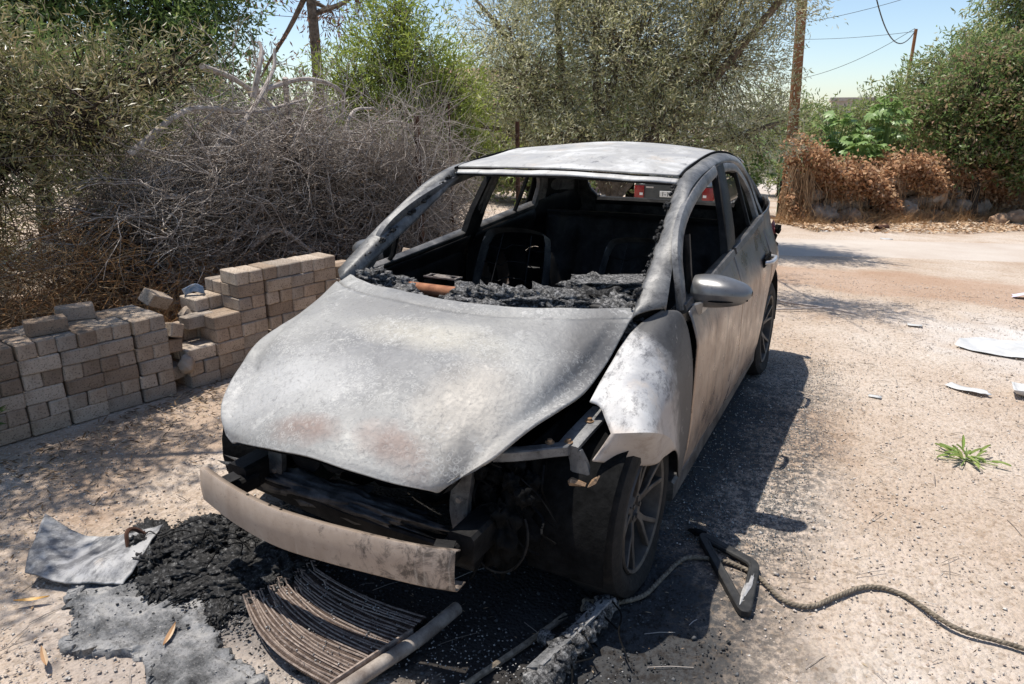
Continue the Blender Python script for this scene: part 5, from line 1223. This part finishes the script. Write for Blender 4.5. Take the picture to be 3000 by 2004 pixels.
# ---- chain-link fence with rusty posts
fence = empty('wire_fence', (-2.97, 2.5, 0), 'rusty chain-link wire fence running behind the block stacks', 'fence')
fy0, fy1, cell, fh = -1.2, 6.6, .062, 1.32
nw = int((fy1-fy0)/cell); nzg = int(fh/cell)
yy = fy0+np.arange(nw)*cell; k = np.arange(nzg+1)
PW = np.zeros((nw, nzg+1, 3)); PW[:, :, 1] = yy[:, None]+np.where(((k[None]+np.arange(nw)[:, None]) % 2) == 0, -.5, .5)*cell
PW[:, :, 2] = .03+k[None]*cell; PW[:, :, 0] = -2.97+np.where(((k+1) % 2) == 0, .002, -.002)[None]
sag = .03*np.sin(PW[:, :, 1]*2.1)+.02*np.sin(PW[:, :, 1]*5+PW[:, :, 2]*3); PW[:, :, 0] += sag
V, F = tubes(PW, np.full((nw, nzg+1), .0016), 3); o = mesh('wire_mesh', V, F, M['wire'], fence, ang=None); o['kind'] = 'stuff'
for z in (.05, .70, 1.34):
    V, F = tube([(-2.97+.03*math.sin(y*2.1), y, z+.012*math.sin(y*4)) for y in np.linspace(fy0, fy1, 60)], .0022, 4); mesh('tension_wire', V, F, M['wire'], fence)
for y, x, h_ in ((-.9, -2.99, 1.45), (4.25, -3.0, 1.57), (4.95, -3.05, 1.72), (6.5, -3.0, 1.5)):
    V, F = rsweep([(x, y, -.05), (x-.02, y, h_)], (1, 0, 0), .045 if y != 4.95 else .02, (0, 1, 0), .045 if y != 4.95 else .02); mesh('post', V, F, M['rust_dark'], fence)
# ---- dry grass and straw behind the fence
def straw(name, n, pts, hmin, hmax, lab, mat='straw', bend=.5):
    p0 = pts(n); d = unit(RNG.normal(size=(n, 3))*np.array([.6, .6, .15])+np.array([0, 0, .55])); L = RNG.uniform(hmin, hmax, n)[:, None]
    P = np.stack([p0, p0+d*L*.5, p0+d*L*.85+RNG.normal(size=(n, 3))*L*bend*.35], 1); P[:, 2, 2] = np.maximum(P[:, 2, 2], P[:, 0, 2]+.005)
    V, F = tubes(P, np.tile([.0022, .0016, .0008], (n, 1)), 3); o = mesh(name, V, F, M[mat], ang=None); tag(o, lab, 'grass', kind='stuff'); return o
straw('dry_grass', 13000, lambda n: np.stack([RNG.uniform(-4.6, -2.85, n), RNG.uniform(-.6, 2.4, n), np.full(n, 0.)], 1), .10, .50, 'orange dry grass behind the wire fence at the left')
straw('dry_grass', 1400, lambda n: np.stack([RNG.uniform(-3.4, -2.9, n), RNG.uniform(2.5, 6, n), np.full(n, 0.)], 1), .08, .35, 'dry grass along the wire fence beyond the car')

# ================================================================== stone wall with dry vine
WP = np.array([(-.75, 14.7), (.4, 15.25), (2.1, 17.5), (4.6, 20.4), (7.5, 23.0)])
wl = cr(np.c_[WP, np.zeros(len(WP))], 200)[:, :2]; wlen = np.r_[0, np.cumsum(np.linalg.norm(np.diff(wl, axis=0), axis=1))]
def wpt(s): return np.array([np.interp(s, wlen, wl[:, 0]), np.interp(s, wlen, wl[:, 1])])
def wnor(s):
    t_ = wpt(s+.1)-wpt(s-.1); t_ /= np.linalg.norm(t_)+1e-9; return np.array([t_[1], -t_[0]]), t_
wall = empty('stone_wall', (.4, 15.3, H(.4, 15.3)), 'low dry stone wall under the brown vine beyond the lane', 'stone wall')
SM = []
for k in range(5):
    V, F = lump((0, 0, 0), (1, 1, 1), k+200, .55, 1.3, 2, .35); me = bpy.data.meshes.new('stone'); me.from_pydata([tuple(p) for p in V], [], F); me.materials.append(M['stone'] if k != 2 else M['stone_rust'])
    SM.append(me)
s_ = 0.1
for row in range(4):
    s_ = .1+random.uniform(0, .2)
    while s_ < 9.3:
        w_ = random.uniform(.15, .34); h_ = random.uniform(.12, .19); p = wpt(s_+w_); n_, t_ = wnor(s_+w_)
        o = bpy.data.objects.new('stone', random.choice(SM)); C.objects.link(o); o.parent = wall
        z = H(*p)+.12+row*.27+random.uniform(-.04, .04); q = p+n_*random.uniform(-.06, .10)
        o.location = Vector((q[0], q[1], z))-Vector(BASE[wall.name]); o.scale = (w_, random.uniform(.15, .25), h_); o.rotation_euler = (random.uniform(-.35, .35), random.uniform(-.35, .35), math.atan2(t_[1], t_[0])+random.uniform(-.4, .4))
        s_ += w_*1.75
# big boulders of the wall that the vine leaves bare
for k, (ss, off, z, sc, mat) in enumerate(((.75, .22, .16, (.34, .24, .24), 'stone'), (1.35, .22, .14, (.24, .2, .18), 'stone'), (4.15, .30, .62, (.13, .13, .40), 'stone_rust'), (3.75, .28, .55, (.26, .16, .20), 'stone'), (4.9, .25, .35, (.28, .2, .22), 'stone'), (3.0, .30, .28, (.24, .2, .2), 'stone'), (5.6, .2, .3, (.3, .25, .25), 'stone'))):
    p = wpt(ss); n_, t_ = wnor(ss); q = p+n_*off; V, F = lump((q[0], q[1], H(*q)+z), sc, k+70, .45, 1.4, 3, .4); mesh('boulder', V, F, M[mat], wall)
gx_ = []
for s in np.linspace(0, 9.5, 40):
    p = wpt(s); n_, _ = wnor(s); gx_.append([(*(p-n_*d), H(*p)+z) for d, z in ((-.02, -.1), (.0, .9), (.3, .9), (.32, -.1))])
gridmesh('earth_fill', np.array(gx_), M['bark_dark'], wall, flip=True)
vine = empty('dry_vine', (.4, 15.2, H(.4, 15.2)), 'rust-brown withered creeper draped over the stone wall beyond the lane', 'creeper')
n = 21000; s = RNG.uniform(-.15, 9.3, n)
bot = .50+.28*np.sin(s*1.9+.6)+.2*np.sin(s*4.7); bot = np.where(s < .5, .05, np.clip(bot, .12, .85)); topz = 1.30+.14*np.sin(s*2.2+.8)+.10*np.sin(s*5.3)+.07*np.sin(s*11.3)+.30*np.exp(-((s-.2)/.5)**2)+.22*RNG.uniform(0, 1, n)**4
v = RNG.uniform(0, 1, n)**.75; P0 = np.array([wpt(a) for a in s]); N0 = np.array([wnor(a)[0] for a in s])
zz = bot+(topz-bot)*v; dep = np.where(v > .85, RNG.uniform(-.55, .45, n), .28+.20*np.sin(s*3+zz*4)+RNG.normal(size=n)*.10)
Q = P0+N0*dep[:, None]; P = np.c_[Q, hgt(Q[:, 0], Q[:, 1])+zz]
D = np.c_[N0*.5+RNG.normal(size=(n, 2))*.6, RNG.normal(size=n)*.5-.35]
V, F = leaves(P, D, .10*RNG.uniform(.6, 1.3, n), .062, .3); o = mesh('foliage', V, F, M['vine_dry'], vine, smooth=False); o['kind'] = 'stuff'
n = 520; s = RNG.choice([0, 1], n, p=[.6, .4])*RNG.uniform(0, 8, n)+RNG.uniform(-.1, .55, n); P0 = np.array([wpt(a) for a in s]); N0 = np.array([wnor(a)[0] for a in s]); Q = P0+N0*(.34+RNG.normal(size=n)*.08)[:, None]
zt = RNG.uniform(.6, 1.25, n); L = RNG.uniform(.4, 1.1, n); z0 = hgt(Q[:, 0], Q[:, 1])
PP = np.stack([np.c_[Q, z0+zt], np.c_[Q+RNG.normal(size=(n, 2))*.06, z0+np.maximum(zt-L*.5, .02)], np.c_[Q+N0*.05+RNG.normal(size=(n, 2))*.10, z0+np.maximum(zt-L, .01)]], 1)
V, F = tubes(PP, np.tile([.005, .006, .004], (n, 1)), 3); o = mesh('hanging_stems', V, F, M['vine_stem'], vine, ang=None); o['kind'] = 'stuff'
def verge(n):
    s = RNG.uniform(-.4, 9, n); P0 = np.array([wpt(a) for a in s]); N0 = np.array([wnor(a)[0] for a in s]); Q = P0+N0*(.35+np.abs(RNG.normal(size=n))*.35)[:, None]; return np.c_[Q, hgt(Q[:, 0], Q[:, 1])]
straw('verge_grass', 5200, verge, .12, .55, 'straw-coloured dry grass at the foot of the vine wall')
n = 9000; s = RNG.uniform(-.8, 9, n); P0 = np.array([wpt(a) for a in s]); N0 = np.array([wnor(a)[0] for a in s]); Q = P0+N0*RNG.uniform(.2, 2.6, n)[:, None]
V, F = leaves(np.c_[Q, hgt(Q[:, 0], Q[:, 1])+.015+RNG.uniform(0, .03, n)], RNG.normal(size=(n, 3))*np.array([1, 1, .15]), .12*RNG.uniform(.5, 1.3, n), .035, .15, up=1.); o = mesh('verge_litter', V, F, M['litter_pale'], smooth=False); tag(o, 'pale fallen leaves on the verge along the vine wall', 'litter', kind='stuff')
for k, (x, y, sc, lab) in enumerate(((3.55, 17.2, (.20, .16, .15), 'reddish rock on the verge under the roadside tree, left one'), (3.95, 17.55, (.33, .2, .2), 'larger reddish rock on the verge under the roadside tree'))):
    V, F = lump((x, y, H(x, y)+sc[2]*.5), sc, k+90, .5, 1.4, 3, .4); o = mesh('rock', V, F, M['stone_rust']); tag(o, lab, 'rock')
# half-seen white and amber jar at the right picture edge
jx, jy = 4.42, 18.0
jar = empty('ceramic_jar', G(jx, jy), 'white ceramic jar with an amber band at the right picture edge', 'jar')
V, F = lathe([(0, .05), (.0, .20), (.06, .24), (.14, .20), (.20, .15), (.42, .19), (.46, .14), (.50, .10), (.50, .01)], 'z', G(jx, jy), 24); b_ = mesh('body', V, F, M['white'], jar)
V, F = lathe([(.215, .163), (.38, .192)], 'z', G(jx, jy), 24); mesh('amber_band', V, F, M['orange'], b_)
# prickly pear
for k, (x, y, z, lab) in enumerate(((-.95, 15.9, .65, 'prickly pear pads left of the pole on top of the vine'), (-.35, 15.7, .62, 'prickly pear pads right of the pole on top of the vine'), (2.4, 18.6, .55, 'single prickly pear pad above the middle of the vine wall'))):
    cac = empty('prickly_pear', G(x, y), lab, 'cactus', 'prickly pears on the wall')
    for q in range((3, 3, 1)[k]):
        a = random.uniform(-.5, .5); c_ = (x+.17*q-.1, y+.05*q, z+.10*(q % 2)+.06); V, F = ico(3); V = V*np.array([.10, .022, .20])
        Rm = np.array(Euler((0, a, random.uniform(-.5, .5))).to_matrix()); mesh('pad', V @ Rm.T+np.array(c_), [tuple(f) for f in F], M['cactus'], cac)
    V, F = tube([(x, y, H(x, y)-.05), (x, y, z-.05)], .06, 8); mesh('stem', V, F, M['cactus'], cac)
# broad-leaved plants behind the wall
LM = []
for k in range(2):
    A = []
    for q in range(7):   # palmate leaf
        a = (q-3)*.55; L = .5*(1-.09*abs(q-3)); d = np.array([math.sin(a), math.cos(a), 0]); sd = np.array([d[1], -d[0], 0])
        A.append((np.array([d*L*t+sd*w_*.085*math.sin(PI*min(1, .12+t*.88))+np.array([0, 0, -.22*t*t*L+.03*abs(w_)]) for t in (0, .35, .7, 1) for w_ in (-1, 1)]), [(0, 1, 3, 2), (2, 3, 5, 4), (4, 5, 7, 6)]))
    V, F = join(A); me = bpy.data.meshes.new('leaf'); me.from_pydata([tuple(p) for p in V], [], F); me.materials.append(M['castor']); LM.append(me)
for k, (x, y, zc, lab) in enumerate(((.05, 16.7, 1.15, 'broad-leaved green plant just right of the pole'), (1.0, 17.4, 1.45, 'taller broad-leaved green plant right of the pole'), (.55, 16.4, .75, 'low broad-leaved plant leaning on the vine right of the pole'), (-1.7, 16.4, .55, 'broad-leaved plant just left of the pole foot'))):
    pl = empty('castor_plant', G(x, y), lab, 'plant', 'broad-leaved plants behind the wall'); parts = []
    for q in range(70):
        d = unit(RNG.normal(size=3)); p = np.array([x, y, zc])+d*np.array([.55, .5, .6])*RNG.uniform(.5, 1)
        o = bpy.data.objects.new('leaf', LM[q % 2]); C.objects.link(o); o.parent = pl; o.location = Vector(p)-Vector(BASE[pl.name]); s_ = RNG.uniform(.28, .5); o.scale = (s_,)*3
        o.rotation_euler = (RNG.uniform(-.9, .2), RNG.uniform(-.5, .5), RNG.uniform(0, 6.28))
        parts.append(tube(cr([(x, y, H(x, y)+.3), ((x+p[0])/2, (y+p[1])/2, (zc+p[2])/2-.2), tuple(p)], 6), .008, 4, False))
    V, F = join(parts); o = mesh('stems', V, F, M['castor'], pl); o['kind'] = 'stuff'
# ================================================================== pole, cables, houses, hills
pol = empty('utility_pole', G(-.92, 17.0), 'brown wooden utility pole standing behind the vine wall', 'pole')
V, F = tube([(-.92, 17, H(-.92, 17)-.2), (-1.0, 17, 1.5), (-1.10, 17, 4.2), (-1.24, 17, 8.0)], [.135, .125, .112, .10], 18); mesh('shaft', V, F, M['pole'], pol)
V, F = rsweep([(-1.9, 17, 7.5), (-.6, 17, 7.55)], (0, 1, 0), .1, (0, 0, 1), .1); mesh('crossarm', V, F, M['pole'], pol)
def dpt(px, D):    # horizontal bearing of a picture column at distance D
    a = yaw+math.atan((px-1500)/2204.); return (CAM_LOC[0]+D*math.sin(a), CAM_LOC[1]+D*math.cos(a))
def zpt(py, D, px=2640): return CAM_LOC[2]+(337-py)/2204.*D*math.cos(math.atan((px-1500)/2204.))*1.06
fx, fy = dpt(2641, 42)
fp = empty('far_pole', G(fx, fy), 'small far utility pole above the shrubs on the right', 'pole')
V, F = tube([(fx, fy, H(fx, fy)-.2), (fx+.05, fy, zpt(118, 42))], [.085, .075], 8); mesh('shaft', V, F, M['pole'], fp)
def cable(a, b, sag, r, lab):
    P = [np.array(a)*(1-t)+np.array(b)*t-np.array([0, 0, sag*4*t*(1-t)]) for t in np.linspace(0, 1, 30)]; V, F = tube(P, r, 5); o = mesh('overhead_cable', V, F, M['cable']); tag(o, lab, 'cable', 'overhead cables')
def p3(px, py, D): x, y = dpt(px, D); return (x, y, zpt(py, D, px))
cable(p3(2130, 118, 46), p3(2790, -15, 40), .5, .012, 'uppermost thin overhead cable rising to the right of the pole')
cable(p3(2100, 132, 48), (fx, fy, zpt(124, 42)), .3, .011, 'nearly level thin overhead cable right of the pole')
cable(p3(2200, 252, 46), (fx, fy, zpt(116, 42)), .7, .012, 'lowest thin overhead cable climbing to the far pole')
cable(p3(2470, -90, 24), (fx, fy, zpt(125, 42)), 1.35, .022, 'thick twisted overhead cable sagging to the far pole')
cable(p3(640, 60, 40), p3(1100, 84, 46), .3, .016, 'thin overhead cable crossing the sky behind the bare tree')
def house(name, lab, x, y, sx_, sy_, wh, rh, rot, wm, rm, wins):
    z = H(x, y)-.3; t = empty(name, (x, y, z), lab, 'house', rotz=rot)
    V, F = box((0, 0, wh/2), (sx_, sy_, wh)); mesh('wall', V, F, wm, t, smooth=False, local=True)
    if rh:
        e = .4; Vr = [(-sx_/2-e, -sy_/2-e, wh), (sx_/2+e, -sy_/2-e, wh), (sx_/2+e, sy_/2+e, wh), (-sx_/2-e, sy_/2+e, wh), (-sx_/4, 0, wh+rh), (sx_/4, 0, wh+rh)]
        mesh('roof', Vr, [(0, 1, 5, 4), (1, 2, 5), (2, 3, 4, 5), (3, 0, 4), (3, 2, 1, 0)], rm, t, smooth=False, local=True)
    else:
        V, F = box((0, 0, wh+.1), (sx_+.3, sy_+.3, .2)); mesh('roof_slab', V, F, rm, t, smooth=False, local=True)
    for wx, wz, ww, hh in wins:
        V, F = box((wx, -sy_/2-.01, wz), (ww+.16, .06, hh+.16)); w0 = mesh('window', V, F, M['render_grey'], t, smooth=False, local=True)
        V, F = box((wx, -sy_/2-.045, wz), (ww, .03, hh)); mesh('pane', V, F, M['carglass'], w0, smooth=False, local=True)
hx, hy = dpt(1440, 30)
house('pink_house', 'pink plastered house with a terracotta roof behind the olive', hx, hy, 8.5, 7, 3.2, 1.6, .45, M['plaster'], M['tile'], [(-2.2, 1.9, 1.2, 1.3), (1.8, 1.9, 1.2, 1.3)])
hx, hy = dpt(2560, 52)
house('flat_roofed_house', 'far flat-roofed grey house peeking over the shrubs on the right', hx, hy, 5, 6, 4.9, 0, .1, M['render_grey'], M['render_grey'], [(-1.3, 3.6, 1.0, 1.1), (1.2, 3.6, 1.0, 1.1)])
A = []
for a in np.linspace(-PI, PI, 160):
    h_ = 7+4*noise.noise(Vector((a*3, 0, 0)))+3*noise.noise(Vector((a*9, 1, 0)))
    A.append([(CAM_LOC[0]+D*math.sin(a), CAM_LOC[1]+D*math.cos(a), z) for D, z in ((320, -25), (400, h_*.6), (470, h_), (600, -10))])
M['hill'] = simple('hazy_scrub_hill', (.20, .21, .17), (.30, .28, .22), .05, .95, 0, .1, 0)
hl = gridmesh('hills', np.array(A), M['hill'], flip=True); tag(hl, kind='structure')

# ================================================================== parked saloon
SX, SY, SA = -2.74, 13.1, math.radians(2)
sal = empty('parked_saloon', (SX, SY, H(SX, SY+1)), 'dark grey saloon parked tail-on in the lane behind the burnt car', 'car', rotz=SA)
# local frame: x to the right, y forward from the tail, z up
prof = [(0.0, .32, .80), (.02, .60, .845), (.05, .80, .85), (.10, .98, .80), (.55, 1.03, .79), (.85, 1.08, .77), (1.25, 1.36, .60), (1.6, 1.44, .585), (2.3, 1.45, .59), (2.7, 1.40, .60), (3.35, 1.02, .74), (4.1, .88, .74), (4.4, .72, .74), (4.5, .45, .74), (4.48, .30, .72)]
def srow(y, zt, hw, cab):
    low = .28; sh = min(zt, .92)
    return [(hw*.93, y, low), (.865, y, .45), (.87, y, .62), (.855, y, min(.80, zt*.95)), (.82 if cab else hw, y, sh*.995), (hw, y, zt-.03 if cab else zt-.012), (hw*.6, y, zt), (0, y, zt+.012)]
rowsS = []
for y, zt, hw in [(p[0], p[1], p[2]) for p in prof]:
    cab = .85 < y < 3.3; k = 1 if .1 < y < 4.3 else .95
    r = srow(y, max(zt, .34), hw, cab); r = [(x*k, yy_, min(z, zt) if not cab else z) for x, yy_, z in r]
    rowsS.append(r+[(-x, yy_, z) for x, yy_, z in r[-2::-1]])
A = patch(rowsS, 70, 40)
def arch(c):
    m = np.zeros(len(c), bool)
    for wy in (.95, 3.6): m |= ((c[:, 1]-wy)**2+(c[:, 2]-.31)**2 < .345**2) & (np.abs(c[:, 0]) > .55)
    return m
body = gridmesh('body', A, M['carpaint'], sal, mask=arch, local=True, flip=False)
gridmesh('tail_panel', np.array([[(x, .0+.03*abs(x)**2, z) for x in np.linspace(-.80, .80, 9)] for z in (.30, .45, .62, .80, .96)]), M['carpaint'], sal, local=True)
V, F = rsweep([(-.84, .03, .46), (-.5, -.06, .46), (.5, -.06, .46), (.84, .03, .46)], (0, 1, 0), .10, (0, 0, 1), .24); mesh('rear_bumper', V, F, M['carpaint'], sal, local=True)
for s in (-1, 1):
    V, F = rsweep(cr([(s*.62, -.005, .80), (s*.76, .0, .80), (s*.845, .06, .80), (s*.862, .20, .81)], 10), (0, 1, 0), .05, (0, 0, 1), .25); lo = mesh('tail_lamp', V, F, M['lamp'], sal, local=True)
    V, F = rsweep([(s*.64, -.032, .755), (s*.71, -.028, .755)], (0, 1, 0), .012, (0, 0, 1), .05); mesh('reversing_lens', V, F, M['plate'], lo, local=True)
    V, F = rsweep(cr([(s*.865, 1.0, .98), (s*.845, 1.06, 1.05), (s*.86, 3.0, 1.0)], 6)*1., (1, 0, 0), .01, (0, 0, 1), .012); mesh('belt_trim', V, F, M['rubber'], sal, local=True)
    for pts_ in (((.80, 1.25, 1.0), (.64, 1.45, 1.34), (.625, 1.95, 1.38), (.80, 2.0, .99)), ((.80, 2.08, .99), (.625, 2.05, 1.38), (.64, 2.62, 1.34), (.80, 3.1, .98))):
        q = [np.array(p)*np.array([s, 1, 1])+np.array([s*.025, 0, 0]) for p in pts_]; A = np.array([[q[0]*(1-t)+q[3]*t for t in np.linspace(0, 1, 5)], [q[1]*(1-t)+q[2]*t for t in np.linspace(0, 1, 5)]])
        gridmesh('side_window', A, M['carglass'], sal, flip=s < 0, thick=.006, off=0, local=True)
    V, F = tube([(s*.885, 1.55, .87), (s*.895, 1.65, .87), (s*.885, 1.75, .87)], .012, 6); mesh('handle', V, F, M['carpaint'], sal, local=True)
    for wy in (.95, 3.6):
        V, F = lathe([(-.09, .2), (-.1, .28), (-.06, .31), (.06, .31), (.1, .28), (.09, .2)], 'x', (s*.76, wy, .31), 28); wh_ = mesh('wheel', V, F, M['rubber'], sal, local=True)
        V, F = lathe([(.085, .2), (.07, .17), (.09, .05), (.09, .001)], 'x', (0, 0, 0), 20); V[:, 0] *= s; mesh('rim', V+np.array([s*.76, wy, .31]), F, M['rim'], wh_, local=True)
A = np.array([[(x*w_, y, z) for x in np.linspace(-1, 1, 7)] for y, z, w_ in ((.84, 1.10, .64), (1.04, 1.235, .59), (1.24, 1.375, .53))]); gridmesh('rear_window', A, M['carglass'], sal, thick=.01, off=1, local=True)
V, F = box((0, -.035, .77), (.54, .012, .125), None, .004); pl_ = mesh('number_plate', V, F, M['plate'], sal, local=True)
cu = bpy.data.curves.new('plate_text', 'FONT'); cu.body = '1-124'; cu.size = .13; cu.extrude = .001; cu.align_x = 'LEFT'; to = bpy.data.objects.new('plate_text', cu); C.objects.link(to)
bpy.context.view_layer.update(); dg = bpy.context.evaluated_depsgraph_get(); tm = bpy.data.meshes.new_from_object(to.evaluated_get(dg)); bpy.data.objects.remove(to)
for v_ in tm.vertices: v_.co = Vector((v_.co.x-.235, -.043-v_.co.z, v_.co.y+.727))
tm.materials.clear(); tm.materials.append(M['plate_ink']); put('plate_digits', tm, pl_)
V, F = box((-.50, -.012, .90), (.16, .008, .03)); mesh('boot_badge', V, F, M['chrome'], sal, local=True)

# ================================================================== loose ground cover
def keep(P, f): return P[f(P[:, 0], P[:, 1])]
def near(n, x0, x1, y0, y1, pw=1.6):
    "points denser towards the camera end"
    x = RNG.uniform(x0, x1, n); y = y0+(y1-y0)*RNG.uniform(0, 1, n)**pw
    return np.stack([x, y, hgt(x, y)], 1)
offcar = lambda x, y: ~((np.abs(x) < .78) & (y > -.3) & (y < 3))
P = keep(keep(near(60000, -2.4, 3.2, -1.45, 6.5, 1.7), offcar), lambda x, y: ((x-.3)/1.0)**2+((y+.25)/.62)**2 > RNG.uniform(.75, 1.4, len(x))); S = .0020+.0055*RNG.uniform(0, 1, len(P))**3.0+.004*(RNG.uniform(size=len(P)) < .010)
P[:, 2] += S*.05; V, F = rocks(P, S); o = mesh('gravel', V, F, M['pebble'], smooth=False); tag(o, 'small pale pebbles and grit strewn over the lot', 'gravel', kind='stuff')
P = keep(near(5200, -2.2, 3.2, -1.4, 6.8, 1.2), offcar); n = len(P)
P[:, 2] += .006; V, F = leaves(P, RNG.normal(size=(n, 3))*np.array([1, 1, .12]), RNG.uniform(.006, .036, n)*RNG.uniform(.3, 1, n), RNG.uniform(.0015, .005, n), .2, up=1.); o = mesh('leaf_litter', V, F, M['litter'], smooth=False); tag(o, 'dark dry leaf bits and twigs scattered over the lot', 'litter', kind='stuff')
n = 1500; P = np.stack([-2.15+np.abs(RNG.normal(size=n))*.32, RNG.uniform(-1.2, 2.6, n), np.full(n, .008)], 1); V, F = leaves(P, RNG.normal(size=(n, 3))*np.array([1, 1, .2]), RNG.uniform(.02, .07, n), .009, .2, up=1.); o = mesh('leaf_litter', V, F, M['litter'], smooth=False); tag(o, 'dry leaves fallen along the foot of the block stacks', 'litter', kind='stuff')
n = 9000; x = 1.02+RNG.normal(size=n)*.15+.10*np.sin(RNG.uniform(0, 6, n)); y = .35+RNG.uniform(0, 1, n)**1.1*2.6; P = np.stack([x, y, hgt(x, y)+.002], 1); V, F = rocks(P, RNG.uniform(.0016, .0038, n), .7); o = mesh('glass_crumbs', V, F, M['crumb'], smooth=False); tag(o, 'blue-grey crumbs of shattered glass along the shaded side of the car', 'broken glass', kind='stuff')
n = 4000; a = RNG.uniform(0, 2*PI, n); r = np.sqrt(RNG.uniform(0, 1, n)); x = .25+r*np.cos(a)*1.05; y = -.42+r*np.sin(a)*.62; P = np.stack([x, y, hgt(x, y)+.003], 1); V, F = rocks(P, RNG.uniform(.002, .005, n)*(1+1.6*(RNG.uniform(size=n) < .05)), .7); o = mesh('char_crumbs', V, F, M['char_bits'], smooth=False); tag(o, 'black crumbs of char on the ground in front of the car', 'char', kind='stuff')
n = 6500; x = -.50+RNG.normal(size=n)*.20; y = -.62+RNG.normal(size=n)*.11; P = np.stack([x, y, .006+RNG.uniform(0, .02, n)], 1); V, F = rocks(P, RNG.uniform(.002, .008, n), .6); o = mesh('char_rubble', V, F, M['char_bits'], smooth=False); tag(o, 'crumbled black rubble around the melted heap', 'char', kind='stuff')
n = 1700; x = np.r_[-.42+RNG.normal(size=n//2)*.22, .62+RNG.normal(size=n-n//2)*.26]; y = np.r_[-.80+RNG.normal(size=n//2)*.12, -.60+RNG.normal(size=n-n//2)*.10]; P = np.stack([x, y, np.full(n, .014)], 1); P2 = np.array([rpt(a, b) for a, b in RNG.uniform(.05, .98, (260, 2))])+np.array([0, 0, .006]); P = np.r_[P, P2]; n = len(P); V, F = rocks(P, RNG.uniform(.0015, .0045, n), .7); o = mesh('ash_flakes', V, F, M['ash_bits'], smooth=False); tag(o, 'white ash flakes and melted glass beads on the soot', 'ash', kind='stuff')
n = 500; P = near(n, -2.0, 3.0, -1.3, 6.0, 1.3); P[:, 2] += .006; D = RNG.normal(size=(n, 3))*np.array([1, 1, .05]); D = unit(D)*RNG.uniform(.03, .14, n)[:, None]
V, F = tubes(np.stack([P, P+D*.5+np.array([0, 0, .004]), P+D], 1), np.full((n, 3), .0014), 3); o = mesh('twig_litter', V, F, M['twig'], ang=None); tag(o, 'thin dry twigs scattered over the lot', 'litter', kind='stuff')
